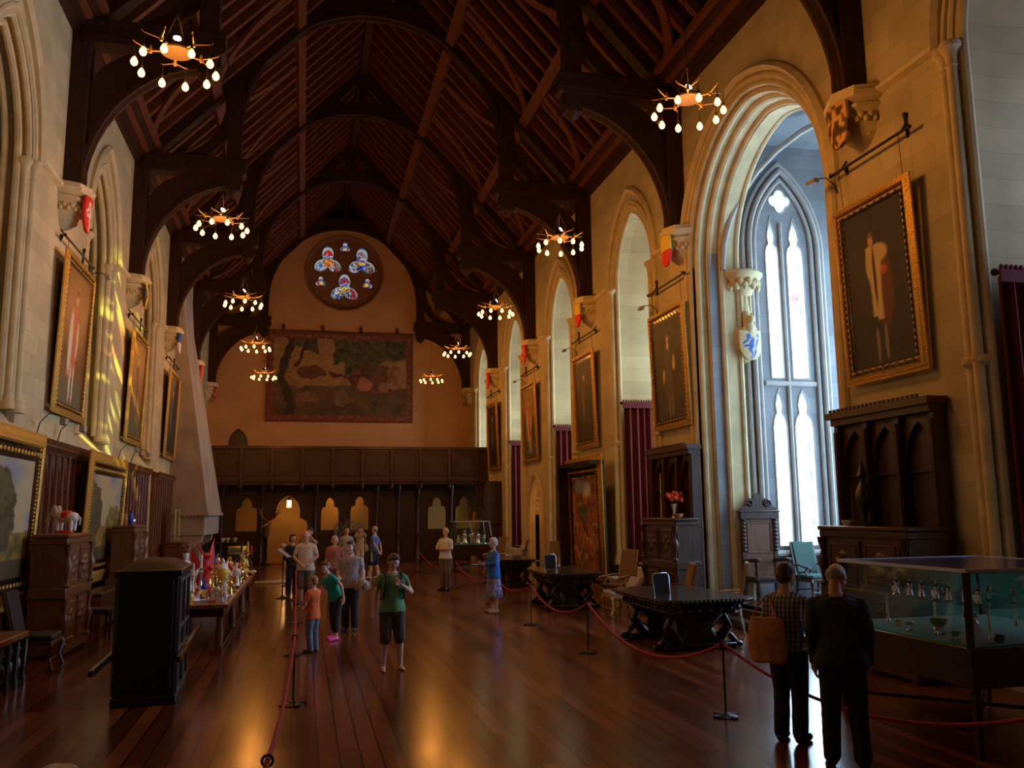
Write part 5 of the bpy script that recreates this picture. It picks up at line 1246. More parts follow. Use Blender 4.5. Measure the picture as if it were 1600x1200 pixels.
def item(kind, x, y, h, cols, label, rz=0, z=TZ):
    c = [c_ if not isinstance(c_, str) else MATS[c_] for c_ in cols]; A = c[0]; B = c[1] if len(c) > 1 else c[0]; C_ = c[2] if len(c) > 2 else A
    nm = {'dragon': 'spined_dragon_figurine', 'beast': 'beast_figurine', 'cup': 'lidded_cup', 'candle': 'candlestick', 'figure': 'robed_figurine', 'crown': 'jewelled_coronet', 'elephant': 'elephant_figurine', 'jug': 'handled_jug', 'bird': 'bird_figurine', 'chest': 'small_casket', 'helmet': 'model_helmet', 'shieldbeast': 'standing_beast_with_shield', 'goblet': 'goblet', 'bowl': 'footed_bowl'}[kind]
    cat = {'dragon': 'figurine', 'beast': 'figurine', 'cup': 'cup', 'candle': 'candlestick', 'figure': 'figurine', 'crown': 'crown', 'elephant': 'figurine', 'jug': 'jug', 'bird': 'figurine', 'chest': 'box', 'helmet': 'helmet', 'shieldbeast': 'figurine', 'goblet': 'goblet', 'bowl': 'bowl'}[kind]
    t = thing(nm, label, cat, (x, y, z), rz, 'treasures on the long table'); t.scale = (h, h, h)
    P = lambda g, n, m: g.build(n, m, t)
    g = G(); g.lathe([(.20, 0), (.22, .02), (.18, .06), (.16, .08)], n=12); P(g, 'base', B)
    g = G()
    if kind == 'dragon':
        g.tube([(.05, .12, .08), (.0, .06, .25), (.02, 0, .42), (-.02, -.05, .58), (0, -.1, .68)], [.10, .12, .11, .07, .05], 10); g.sph((0, -.14, .70), (.07, .11, .06), 10)
        for sx in (-1, 1):
            g.cap((sx*.06, -.1, .72), (sx*.16, -.02, 1.0), .03, .006); g.cap((sx*.08, 0, .1), (sx*.1, -.14, .12), .05, .03); g.cap((sx*.07, -.06, .5), (sx*.14, -.2, .42), .035, .02)
        P(g, 'body', A); g = G()
        for sx in (-1, 1): g.add([(sx*.05, .04, .5), (sx*.20, .1, .88), (sx*.22, .12, .62), (sx*.17, .1, .40), (sx*.05, .02, .52), (sx*.20, .08, .89), (sx*.22, .1, .63), (sx*.17, .08, .41)], [(0, 1, 2, 3), (7, 6, 5, 4), (0, 4, 5, 1), (1, 5, 6, 2), (2, 6, 7, 3), (3, 7, 4, 0)])
        P(g, 'wings', A)
    elif kind in ('beast', 'elephant'):
        g.cap((0, .22, .42), (0, -.16, .46), .16, .17); g.sph((0, -.34, .58 if kind == 'beast' else .52), (.11, .15, .12), 10); g.cap((0, -.2, .5), (0, -.32, .56), .1, .09)
        for sx in (-1, 1):
            for yy in (-.18, .22): g.cap((sx*.09, yy, .36), (sx*.09, yy, .10), .065, .05)
            g.sph((sx*.10, -.28, .64), (.05, .03, .07) if kind == 'beast' else (.04, .09, .13), 8)
        if kind == 'elephant': g.tube([(0, -.46, .5), (0, -.53, .36), (0, -.52, .2), (0, -.58, .14)], [.06, .05, .035, .025], 8)
        else: g.cap((0, -.42, .56), (0, -.52, .53), .06, .05)
        g.tube([(0, .36, .48), (0, .44, .4), (0, .42, .22)], .02, 6); P(g, 'body', A)
        g = G(); g.loft([((0, .03, z), a, b) for z, a, b in ((.42, .19, .19), (.56, .17, .17), (.62, .08, .08))], 12); P(g, 'saddle_cloth', C_)
    elif kind in ('cup', 'goblet', 'bowl'):
        if kind == 'cup': pr = [(.05, .08), (.03, .22), (.07, .27), (.03, .32), (.13, .42), (.16, .56), (.15, .66)]
        elif kind == 'goblet': pr = [(.04, .08), (.025, .4), (.06, .44), (.14, .58), (.15, .82), (.13, .84)]
        else: pr = [(.05, .08), (.04, .2), (.22, .34), (.30, .5), (.28, .5), (.2, .38)]
        g.lathe(pr, n=14)
        for i in range(8): g.sph((.15*cos(i*pi/4), .15*sin(i*pi/4), .54), .03, 6)
        P(g, 'body', A)
        if kind == 'cup': g = G(); g.lathe([(.16, .66), (.15, .72), (.08, .79), (.03, .82), (.05, .87), (.01, .97)], n=14); P(g, 'lid', C_)
    elif kind == 'candle':
        g.lathe([(.10, .08), (.05, .14), (.03, .2), (.06, .26), (.03, .32), (.025, .55), (.05, .6), (.03, .64), (.09, .68), (.09, .70)], n=12); P(g, 'stem', A)
        g = G(); g.lathe([(.03, .70), (.028, .98), (.005, 1.0)], n=8); P(g, 'candle', C_)
    elif kind in ('figure', 'shieldbeast'):
        g.loft([((0, 0, z), a, b) for z, a, b in ((.08, .17, .15), (.3, .13, .11), (.5, .10, .08), (.62, .13, .09), (.72, .10, .07), (.76, .035, .035), (.80, .05, .05), (.88, .06, .065), (.95, .04, .05))], 12)
        for sx in (-1, 1): g.cap((sx*.12, 0, .66), (sx*.15, -.1, .48), .035, .028)
        P(g, 'body', A)
        if kind == 'shieldbeast':
            g = G(); g.prism([(-.14, .5), (.14, .5), (.14, .3), (.08, .18), (0, .12), (-.08, .18), (-.14, .3)], .03, (0, -.2, 0)); P(g, 'shield', C_)
            g = G()
            for sx in (-1, 1): g.cap((sx*.04, -.01, .92), (sx*.06, 0, 1.02), .02, .005)
            g.cap((0, -.03, .86), (0, -.11, .85), .04, .03); P(g, 'muzzle', A)
        else: g = G(); g.lathe([(.065, .9), (.075, .96), (.06, .96)], n=8); P(g, 'crown', C_)
    elif kind == 'crown':
        g.lathe([(.26, .12), (.27, .24), (.24, .24), (.23, .12)], n=20)
        for i in range(8): a = i*pi/4; g.lathe([(.03, .24), (.05, .32), (.0, .42)], (.25*cos(a), .25*sin(a), 0), 6)
        P(g, 'band', A); g = G(); g.sph((0, 0, .3), (.22, .22, .2), 12); P(g, 'cap', C_)
        g = G()
        for i in range(2): g.tube([(.25*cos(q)*cos(i*pi/2), .25*cos(q)*sin(i*pi/2), .25+.35*sin(q)) for q in [pi*j/10 for j in range(11)]], .02, 6)
        g.sph((0, 0, .65), .06, 8); P(g, 'arches', A)
    elif kind == 'jug':
        g.lathe([(.08, .08), (.15, .2), (.18, .38), (.14, .55), (.07, .66), (.09, .8), (.11, .84), (.08, .84)], n=14); P(g, 'body', A)
        g = G(); g.tube([(.08, 0, .78), (.24, 0, .72), (.26, 0, .5), (.16, 0, .32)], .022, 6); P(g, 'handle', C_)
    elif kind == 'bird':
        g.sph((0, .02, .36), (.12, .2, .14), 10); g.cap((0, -.12, .42), (0, -.15, .62), .07, .05); g.sph((0, -.17, .68), .06, 8); g.cap((0, -.22, .68), (0, -.30, .66), .02, .005); g.cap((0, .18, .32), (0, .4, .22), .08, .03)
        for sx in (-1, 1): g.cap((sx*.05, 0, .28), (sx*.05, -.02, .08), .02, .02)
        P(g, 'body', A)
        g = G()
        for sx in (-1, 1): g.add([(sx*.1, -.08, .42), (sx*.36, 0, .78), (sx*.34, .16, .5), (sx*.12, .18, .3), (sx*.1, -.06, .44), (sx*.36, .02, .8), (sx*.34, .18, .52), (sx*.12, .2, .32)], [(0, 1, 2, 3), (7, 6, 5, 4), (0, 4, 5, 1), (1, 5, 6, 2), (2, 6, 7, 3), (3, 7, 4, 0)])
        P(g, 'wings', C_)
    elif kind == 'chest':
        g.box(-.28, .28, -.18, .18, .08, .34); P(g, 'box', A); g = G(); g.loft([((0, 0, z), a, b) for z, a, b in ((.34, .40, .26), (.42, .36, .22), (.46, .2, .1))], 4); P(g, 'lid', C_)
    elif kind == 'helmet':
        g.sph((0, 0, .42), (.18, .22, .22), 12); g.lathe([(.2, .1), (.16, .24), (.17, .36)], n=12); P(g, 'skull', A)
        g = G(); g.tube([(0, -.2, .52), (0, -.1, .72), (0, .1, .74), (0, .26, .56)], [.03, .05, .06, .03], 8); P(g, 'plume', C_)
    return t
K = lambda n: MATS[n]
R_, S_, Gp, W_, B_, Y_, K_ = 'red_enamel', 'silver', 'polished_gilt', 'white_ceramic', 'blue_enamel', 'yellow_enamel', 'black_paint'
GR = 'green_glaze'; mat(GR, (.03, .25, .12), .3, coat=.4); mat('pink_glaze', (.55, .12, .25), .35, coat=.4)
SPECIAL = [
 ('dragon', -1.70, 16.75, .98, (R_, R_), 'tall scarlet horned dragon figure, highest on the long table', .4),
 ('cup', -1.42, 17.25, .64, (Y_, Gp, W_), 'tall yellow column cup right of the scarlet dragon', 0),
 ('figure', -1.95, 16.2, .85, (W_, W_, S_), 'tall white figure left of the scarlet dragon', .2),
 ('dragon', -1.92, 15.35, .42, ('pink_glaze', R_), 'magenta beast at the near left corner of the long table', .3),
 ('dragon', -1.35, 18.6, .55, (R_, B_), 'small red dragon with spread wings behind the tall cup', -.2),
 ('beast', -1.42, 15.35, .36, (W_, R_, R_), 'white horse with red saddle cloth at the near edge of the table', .8),
 ('elephant', -1.25, 15.35, .26, (W_, W_, R_), 'small white tusked beast at the near right table corner', .5),
 ('jug', -1.72, 15.1, .24, (Y_, Y_, B_), 'small yellow pot at the very front of the long table', 0),
 ('crown', -1.30, 19.9, .55, (Gp, Gp, Y_), 'large golden crown-shaped piece in the middle of the table', 0),
 ('shieldbeast', -1.38, 17.5, .55, (W_, B_, W_), 'white standing beast holding a white shield near the table edge', .3),
 ('shieldbeast', -1.58, 15.7, .36, (B_, W_, Y_), 'blue beast with yellow shield near the front of the table', .2),
 ('shieldbeast', -1.75, 17.6, .55, (K_, K_, B_), 'black beast with blue shield behind the red dragon', 0),
 ('goblet', -1.20, 17.2, .34, (Gp, Gp), 'gilded goblet with pale rim at the aisle edge of the table', 0),
 ('figure', -1.22, 16.4, .36, (Gp, W_, Gp), 'golden robed figure on a white base near the aisle edge', .2),
 ('figure', -1.27, 15.95, .34, (W_, B_, Gp), 'white and blue robed figure behind the white horse', .2),
 ('candle', -1.75, 15.6, .62, (W_, W_, W_), 'tall white candlestick beside the magenta beast', 0),
 ('candle', -1.66, 15.9, .75, (S_, W_, W_), 'tallest pale candlestick near the front of the table', 0),
 ('candle', -1.52, 16.55, .55, (Gp, K_, Gp), 'golden candlestick between the two horses', 0),
 ('beast', -1.70, 18.6, .45, (Gp, K_, R_), 'golden horse with red cloth in the middle of the table', .3),
 ('bird', -1.50, 18.9, .5, (W_, S_, W_), 'white winged bird beside the small red dragon', 0),
 ('helmet', -1.85, 19.1, .45, (S_, K_, R_), 'silver helmet with red crest in the middle of the table', 0),
 ('figure', -1.25, 18.2, .5, (W_, K_, W_), 'white standing figure on black base at the aisle edge', 0),
 ('beast', -1.78, 19.9, .5, ('orange_glaze', K_, Y_), 'orange brown lion figure beside the crown piece', .4),
 ('candle', -1.35, 21.2, .80, (S_, S_, K_), 'slender silver candlestick towards the far end', 0),
 ('candle', -1.25, 21.9, .78, (Gp, K_, Y_), 'slender golden candlestick near the far end', 0),
 ('figure', -1.30, 21.4, .55, (Y_, K_, Gp), 'yellowish robed figure near the far end of the table', 0),
 ('candle', -1.22, 22.9, .65, (K_, W_, R_), 'dark candlestick with red tip at the far end of the table', 0),
 ('shieldbeast', -1.28, 20.6, .5, ('gilt_wood', K_, GR), 'brown beast with green shield past the crown piece', 0),
 ('cup', -1.22, 19.3, .36, (S_, S_, S_), 'silver lidded cup at the aisle edge mid table', 0),
 ('chest', -1.62, 20.7, .5, (K_, K_, Gp), 'small black casket with gilt lid towards the far end', 0),
]
for k_, x, y, h, cs, lb, rz in SPECIAL: item(k_, x, y, h, cs, lb, rz)
random.seed(12)
kinds = ['goblet', 'figure', 'cup', 'beast', 'shieldbeast', 'jug', 'candle', 'bird', 'crown', 'bowl']
cn = {R_: 'red', S_: 'silver', Gp: 'gilt', W_: 'white', B_: 'blue', Y_: 'yellow', K_: 'black', GR: 'green'}
kn = {'goblet': 'goblet', 'figure': 'robed figure', 'cup': 'lidded cup', 'beast': 'four legged beast', 'shieldbeast': 'upright beast', 'jug': 'handled jug', 'candle': 'candlestick', 'bird': 'winged bird', 'crown': 'crown shaped piece', 'bowl': 'footed bowl'}
cl = [W_, Gp, S_, R_, B_, Y_, K_, W_, Gp, S_]; used = set(); i = 0
for row in range(14):
    y = 15.35+row*.57
    for col in range(4):
        x = -1.30-col*.33-.08*random.random(); yy = y+random.uniform(-.12, .12)
        if any(math.hypot(x-s[1], yy-s[2]) < .25 for s in SPECIAL): continue
        for _ in range(200):
            k_ = random.choice(kinds); a, b = random.choice(cl), random.choice(cl)
            if (k_, a, b) not in used and a != b: break
        used.add((k_, a, b)); place = 'near end' if row < 5 else ('middle' if row < 9 else 'far end'); rowp = ['aisle side', 'inner aisle side', 'inner wall side', 'wall side'][col]
        item(k_, x, yy, random.uniform(.30, .46)+(.12 if col > 1 else 0), (a, b, random.choice(cl)), '%s %s on %s base, %s of the long table, %s' % (cn[a], kn[k_], cn[b], place, rowp), random.uniform(-.6, .6))

# ------------------------------------------------------------ furniture along the left wall
def cab(label, x, y, w, d, h, rz=pi/2): return court_cupboard(label, x, y, w, d, h, WOODM, rz, 'cabinet')
cab('tall carved brown cabinet carrying the white beast figure', XL+.52, 16.25, 1.75, .55, 1.93)
item('elephant', XL+.72, 16.55, .62, (W_, R_, R_), 'white beast on red and white base on the tall carved cabinet', -1.9, 1.93)['group'] = 'figures on the left cabinets'
cab('narrow brown cabinet with blue jar, behind the sedan chair', XL+.52, 22.15, 1.5, .5, 2.0)
o = item('jug', XL+.75, 22.3, .40, (B_, K_, B_), 'blue jug shaped figure on the narrow brown cabinet', .4, 2.0); o['group'] = 'figures on the left cabinets'
g = G(); g.sph((0, 0, .1), .1, 12); g.lathe([(.06, 0), (.07, .02), (.03, .03)], n=10); o = g.build('silver_globe', SILVER); o.location = (XL+.72, 22.6, 2.0); tag(o, 'small silvery globe next to the blue jug', 'ornament')
cab('small dark cabinet in front of the short panelling', XL+.3, 31.4, 1.4, .6, 1.35)
t = thing('small_framed_picture', 'small framed picture standing on the dark cabinet by the fireplace', 'picture', (XL+.55, 31.6, 1.35), pi/2)
frame(t, .9, 1.0, .08, .04, GOLD, orn=False); g = G(); g.box(-.40, .40, -.01, .02, .05, .95); g.build('panel', mat('sage_paint', (.12, .14, .10), .5, noise=.5, nscale=5), t)
# carved chest
t = thing('carved_chest', 'low black carved chest at the left edge of the floor', 'chest', (-4.0, 12.35, 0), pi/2)
g = G(); g.box(-.85, .85, -.4, .4, .06, .62); g.build('body', EBONY, t, bevel=.01)
g = G(); g.box(-.9, .9, -.45, .45, .62, .70); g.build('lid', WOODM, t, bevel=.015)
for i in range(5):
    g = G(); x = -.68+.34*i; g.sweep(shift(arch(.13, .35, .5, .15, 6), x), [(.02*cos(q), .02*sin(q)) for q in [2*pi*j/6 for j in range(6)]], O=(0, -.41, 0), W=(0, -1, 0)); g.sph((x, -.41, .3), (.06, .03, .09), 8); g.build('carved_arch', EBONY, t)
g = G()
for i in range(6): x = -.85+.34*i; g.lathe([(.05, .0), (.05, .1), (.03, .15), (.04, .35), (.05, .5), (.05, .6)], (x, -.41, 0), 8)
g.box(-.88, .88, -.43, .42, 0, .08); g.build('pilasters', EBONY, t)
armchair('dark carved side chair between the chest and the tall cabinet', (XL+.95, 14.35, 0), pi/2, WOOD, LEATHER, 1.15, arms=False, seat=LEATHER)
t = thing('wooden_bench', 'low dark bench under the landscape with the dark tree', 'bench', (XL+.75, 19.5, 0), pi/2)
g = G(); g.box(-1.0, 1.0, -.22, .22, .68, .74); g.box(-.95, .95, -.2, .2, .1, .68); g.build('seat_chest', WOOD, t, bevel=.01)
for sx in (-1, 1): g = G(); g.box(sx*.96-.03, sx*.96+.03, -.22, .22, 0, .68); g.build('side_board', WOODM, t)
t = thing('blue_upholstered_stool', 'small stool with blue covering behind the tall carved cabinet', 'stool', (XL+1.05, 18.0, 0), pi/2)
g = G(); g.box(-.22, .22, -.2, .2, .42, .52); g.build('cushion', mat('dull_blue_cloth', (.03, .04, .12), .85), t, bevel=.03)
for a in (-1, 1):
    for b in (-1, 1): g = G(); g.lathe([(.02, 0), (.03, .1), (.02, .25), (.03, .42)], (a*.18, b*.16, 0), 8); g.build('leg', WOOD, t)
# sleigh and pale strips before the fireplace
t = thing('dark_sleigh', 'dark green black sleigh standing before the fireplace', 'sleigh', (-2.1, 31.5, 0), .1)
g = G(); g.prism([(-.9, .35), (-1.1, .6), (-1.15, .95), (-1.0, 1.0), (-.8, .7), (0, .62), (.6, .75), (.95, 1.15), (1.1, 1.1), (.95, .6), (.6, .35)], .7, (-.35, 0, 0), (0, 1, 0), (0, 0, 1), (1, 0, 0)); g.build('body', mat('dark_teal_paint', (.02, .05, .05), .35, coat=.4), t, bevel=.03)
for sx in (-1, 1): g = G(); g.tube([(sx*.3, 1.1, .05), (sx*.3, -.9, .05), (sx*.3, -1.25, .2), (sx*.3, -1.35, .55), (sx*.3, -1.2, .75)], .03, 8); g.tube([(sx*.3, .5, .05), (sx*.3, .5, .4)], .02, 6); g.tube([(sx*.3, -.5, .05), (sx*.3, -.5, .4)], .02, 6); g.build('runner', IRON, t)
g = G()
for i in range(7): g.tube([(0, 0, .03), (.35+.1*i, -.15+.08*i, .03+.02*(i % 2)), (.9+.12*(i % 3), -.35+.16*i, .02)], [.05, .04, .012], 6)
o = g.build('pale_ragged_strips', mat('pale_hide', (.55, .50, .40), .9)); o.location = (-1.45, 30.0, 0); tag(o, 'pale ragged strips lying on the floor past the long table', 'floor cloth')
# small table with cups by the screen, antler sculpture, oval wreath frames
t = thing('console_table', 'dark console table against the screen behind the sleigh', 'table', (-3.2, 40.3, 0))
g = G(); g.box(-.9, .9, -.3, .3, 1.0, 1.06); g.build('top', WOOD, t)
for a in (-1, 1):
    for b in (-1, 1): g = G(); g.lathe([(.04, 0), (.03, .3), (.05, .6), (.04, 1.0)], (a*.8, b*.22, 0), 8); g.build('leg', WOOD, t)
for i, (x, lb) in enumerate(((-3.35, 'white cup on the dark console table, left of three'), (-3.15, 'white cup on the dark console table, middle of three'), (-2.85, 'white cup on the dark console table, right of three'))):
    g = G(); g.lathe([(.05, 0), (.03, .03), (.09, .1), (.1, .18), (.08, .18)], n=12); o = g.build('white_cup', WHITEP); o.location = (x, 40.2, 1.06); tag(o, lb, 'cup', 'white cups on the console table')
t = thing('antlered_head_sculpture', 'dark gilded antlered head left of the lit doorway', 'sculpture', (-1.55, 40.6, 0))
g = G(); g.lathe([(.2, 0), (.2, .08), (.05, .2), (.05, 1.2), (.1, 1.3)], n=10); g.build('pedestal', IRON, t)
g = G(); g.cap((0, 0, 1.35), (.1, -.2, 1.85), .13, .1); g.cap((.1, -.2, 1.88), (-.12, -.34, 1.72), .11, .05)
for sx in (-1, 1):
    g.tube([(.1+sx*.06, -.18, 1.95), (.1+sx*.3, -.1, 2.1), (.1+sx*.36, -.1, 2.4), (.1+sx*.2, -.1, 2.6)], [.03, .03, .025, .01], 6); g.tube([(.1+sx*.32, -.1, 2.2), (.1+sx*.5, -.2, 2.35)], [.022, .01], 6); g.tube([(.1+sx*.36, -.1, 2.35), (.1+sx*.5, -.1, 2.55)], [.02, .008], 6)
g.build('head', BRONZE, t)
for i, (x, z, lb) in enumerate(((1.55, 1.55, 'grey oval openwork frame, left of the three in the screen'), (2.0, 1.68, 'grey oval openwork frame, middle of the three in the screen'), (2.42, 1.55, 'grey oval openwork frame, right of the three in the screen'))):
    t = thing('oval_openwork_frame', lb, 'oval frame', (x, 39.2-.12*(i % 2), 0), 0, 'oval openwork frames')
    g = G(); g.lathe([(.14, 0), (.13, .04), (.03, .1), (.02, z-.35)], n=10); g.build('pole', IRON, t)
    M_ = mat('dull_pewter', (.18, .20, .19), .4, metal=.6)
    g = G()
    for r in (.2, .15): g.tube([(r*cos(q), 0, z+r*1.5*sin(q)) for q in [2*pi*j/24 for j in range(25)]], .018, 6)
    for j in range(12): q = j*pi/6; g.sph((.2*cos(q), 0, z+.3*sin(q)), .03, 6)
    g.build('oval_rim', M_, t)
    g = G(); g.tube([(-.08, 0, z-.15), (.05, 0, z-.05), (-.05, 0, z+.05), (.08, 0, z+.15)], .016, 6); g.tube([(.08, 0, z-.15), (-.05, 0, z-.05), (.05, 0, z+.05), (-.08, 0, z+.15)], .016, 6); g.build('knotwork', M_, t)

# ------------------------------------------------------------ glass display case
def vitrine(label, x0, x1, y0, y1, zb, zt, slant):
    cx, cy = (x0+x1)/2, (y0+y1)/2; t = thing('glass_display_case', label, 'display case', (cx, cy, 0)); a, b = (x1-x0)/2, (y1-y0)/2
    m = mat('blackened_case_wood', (.035, .016, .010), .35, coat=.3)
    for sx in (-1, 1):
        for sy in (-1, 1):
            g = G(); g.prism([(0, 0), (.0, .62), (.07, .62), (.055, 0)], .06, (sx*(a-.05)-(.035 if sx > 0 else .035), sy*(b-.05)-.03, 0), (1, 0, 0), (0, 0, 1), (0, 1, 0)); g.build('leg', m, t)
    g = G(); g.tube([(-a+.05, -b+.05, .22), (0, 0, .22), (a-.05, b-.05, .22)], .02, 6); g.tube([(-a+.05, b-.05, .22), (0, 0, .22), (a-.05, -b+.05, .22)], .02, 6); g.build('stretcher', m, t)
    g = G(); g.box(-a, a, -b, b, .60, zb); g.build('table_frame', m, t, bevel=.01)
    g = G(); g.box(-a+.03, a-.03, -b+.03, b-.03, zb, zb+.012); g.build('green_baize', GREENF, t)
    c = [(-a, -b), (a, -b), (a, b), (-a, b)]; d = [(-a+slant, -b+slant), (a-slant, -b+slant), (a-slant, b-slant), (-a+slant, b-slant)]
    for p, q in zip(c, d): g = G(); g.bar((p[0]*.985, p[1]*.985, zb), (q[0]*.985, q[1]*.985, zt), .065, .065); g.build('corner_post', m, t)
    g = G(); k_ = a-slant+.035; l_ = b-slant+.035
    g.sweep([(-k_, -l_), (-k_, l_), (k_, l_), (k_, -l_)], [(-.006, 0), (-.006, .032), (.008, .032), (.008, 0)], O=(0, 0, zt+.005), U=(1, 0, 0), V=(0, 1, 0), W=(0, 0, 1), closed=True); g.build('sky_sheen_edging', mat('painted_sky_sheen', (.60, .74, .95), .35), t)  # sky reflection along the top edge, painted in as pale blue
    g = G(); g.box(-a+slant-.03, a-slant+.03, -b+slant-.03, b-slant+.03, zt, zt+.03)
    g.build('top_board', mat('case_top', (.05, .05, .08), .22, coat=.6), t)
    g = G()
    for i in range(4):
        p, q = c[i], c[(i+1) % 4]; r, s = d[(i+1) % 4], d[i]
        g.add([(p[0]*.97, p[1]*.97, zb+.01), (q[0]*.97, q[1]*.97, zb+.01), (r[0]*.97, r[1]*.97, zt), (s[0]*.97, s[1]*.97, zt)], [(0, 1, 2, 3)])
    gl = mat('case_glass', (1, 1, 1), .02); nt = gl.node_tree
    if not nt.nodes.get('mixg'):
        out = nt.nodes['Material Output']; tr = nt.nodes.new('ShaderNodeBsdfTransparent'); gs = nt.nodes.new('ShaderNodeBsdfGlossy'); gs.inputs['Roughness'].default_value = .02
        tr.inputs[0].default_value = (.90, .95, .93, 1); fr = nt.nodes.new('ShaderNodeFresnel'); fr.inputs[0].default_value = 1.5; mx = nt.nodes.new('ShaderNodeMixShader'); mx.name = 'mixg'
        nt.links.new(fr.outputs[0], mx.inputs[0]); nt.links.new(tr.outputs[0], mx.inputs[1]); nt.links.new(gs.outputs[0], mx.inputs[2]); nt.links.new(mx.outputs[0], out.inputs[0])
    g.build('glass', gl, t, smooth=False)
    g = G(); g.box(-a*.55, a*.55, -b*.75, b*.78, zb+.30, zb+.308); sh = g.build('glass_shelf', mat('shelf_glass', (.10, .50, .42), .1, alpha=.4), t)
    for sy in (-.7, 0, .72):
        for sx in (-.5, .5): g = G(); g.lathe([(.03, zb+.01), (.03, zb+.03), (.012, zb+.06), (.016, zb+.12), (.010, zb+.2), (.014, zb+.30)], (sx*a, sy*b, 0), 8); g.build('shelf_pillar', SILVER, t)
    return t
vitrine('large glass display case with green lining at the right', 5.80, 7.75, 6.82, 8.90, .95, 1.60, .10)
lbs = ['first silver statuette from the left on the case shelf', 'second silver statuette from the left on the case shelf', 'third silver statuette from the left on the case shelf', 'fourth silver statuette from the left on the case shelf', 'fifth silver statuette from the left on the case shelf', 'sixth silver statuette from the left on the case shelf', 'seventh silver statuette from the left on the case shelf']
for i, lb in enumerate(lbs):
    y = 8.52-i*.20-.02*(i % 2); o = item('figure' if i % 3 else 'shieldbeast', 6.35, y, .20, (S_, S_, S_), lb, -1.2, 1.260); o['group'] = 'silver statuettes in the case'; o.name = 'silver_statuette'; o['category'] = 'statuette'
for i in range(5):
    o = item('goblet', 6.80, 8.35-i*.33, .17, (S_, Gp), 'small silver cup, %s in the back row on the case shelf' % ['first from left', 'second from left', 'middle', 'second from right', 'last at right'][i], 0, 1.260); o['group'] = 'silver cups in the case'
for k_, x, y, h, cs, lb in (('chest', 6.15, 8.25, .14, ('gilt_wood', 'gilt_wood', Gp), 'little brown wedge shaped box at left on the green lining'), ('bowl', 6.05, 7.95, .16, (S_, S_), 'flat silver openwork dish on the green lining'), ('bowl', 6.1, 7.58, .30, (Gp, S_), 'oval gilded basket bowl on the green lining'),
                              ('jug', 6.2, 7.22, .28, (S_, K_, S_), 'silver handled jug on the green lining'), ('bowl', 5.98, 7.22, .15, (S_, S_), 'low silver tray near the corner of the green lining'), ('chest', 6.25, 6.98, .16, (K_, K_, K_), 'small black box near the corner in the glass case'), ('figure', 6.85, 6.98, .26, (S_, K_, S_), 'silver figure standing alone at the right in the case'), ('candle', 7.1, 7.4, .26, (S_, S_, S_), 'short silver candlestick at the back of the glass case')):
    o = item(k_, x, y, h, cs, lb, .4, .963); o['group'] = 'silver pieces in the glass case'
t = thing('caption_card', 'folded cream caption card at the front corner of the case', 'card', (6.02, 7.03, .963), -1.2)
g = G(); g.prism([(-.07, 0), (0, .17), (.07, 0)], .20, (-.0, -.1, 0), (1, 0, 0), (0, 0, 1), (0, 1, 0)); g.build('folded_card', mat('cream_card', (.75, .70, .50), .7), t)
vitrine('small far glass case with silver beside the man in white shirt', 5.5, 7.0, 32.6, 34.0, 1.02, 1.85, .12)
for i in range(5):
    o = item(['jug', 'figure', 'cup', 'figure', 'goblet'][i], 5.75+.25*i, 33.0, [.40, .55, .55, .5, .4][i], (S_ if i % 2 else W_, S_, S_), ['silver jug at left in the far glass case', 'tall pale figure left of centre in the far glass case', 'large silver cup at the centre of the far glass case', 'silver figure right of centre in the far glass case', 'silver goblet at right in the far glass case'][i], 0, 1.033); o['group'] = 'silver in the far glass case'
# ------------------------------------------------------------ people
from mathutils import noise as _nz
SKIN = mat('skin', (.62, .36, .26), .55); SKIN2 = mat('skin_pale', (.70, .46, .36), .55)
def cloth(name, c, c2=None, scale=10, rough=.85, stretch=(1, 1, 1)): return mat(name, c, rough, col2=c2, nscale=scale, stretch=stretch, sheen=.1)
def hand(g, w, d, pn, s, side, curl=.5):
    w = Vector(w); d = Vector(d).normalized(); pn = Vector(pn); pn = (pn-d*pn.dot(d)).normalized(); sd = d.cross(pn)
    g.cap(w, w+d*.03*s, .018*s, .02*s, 10)
    for k in range(4): o = sd*(k-1.5)*.0105*s; g.cap(w+d*.012*s+o*.7, w+d*.055*s+o, .010*s, .0085*s, 8)
    for k, L in enumerate((.040, .046, .043, .034)):
        o = sd*(k-1.5)*.0118*s; p = w+d*.056*s+o; c1, c2, c3 = curl*.6, curl*1.5, curl*2.3
        q = p+(d*cos(c1)+pn*sin(c1))*L*.45*s; r = q+(d*cos(c2)+pn*sin(c2))*L*.33*s; u = r+(d*cos(c3)+pn*sin(c3))*L*.25*s
        g.cap(p, q, .0056*s, .0052*s, 8); g.cap(q, r, .0052*s, .0047*s, 8); g.cap(r, u, .0047*s, .004*s, 8)
    p = w+d*.012*s-sd*side*.014*s*-1*(-1); p = w+d*.014*s-sd*side*.016*s
    q = p+(d*.6-sd*side*.75+pn*.3).normalized()*.024*s; r = q+(d*.9-sd*side*.25+pn*.45).normalized()*.022*s
    g.cap(p, q, .0085*s, .0065*s, 8); g.cap(q, r, .0062*s, .005*s, 8)
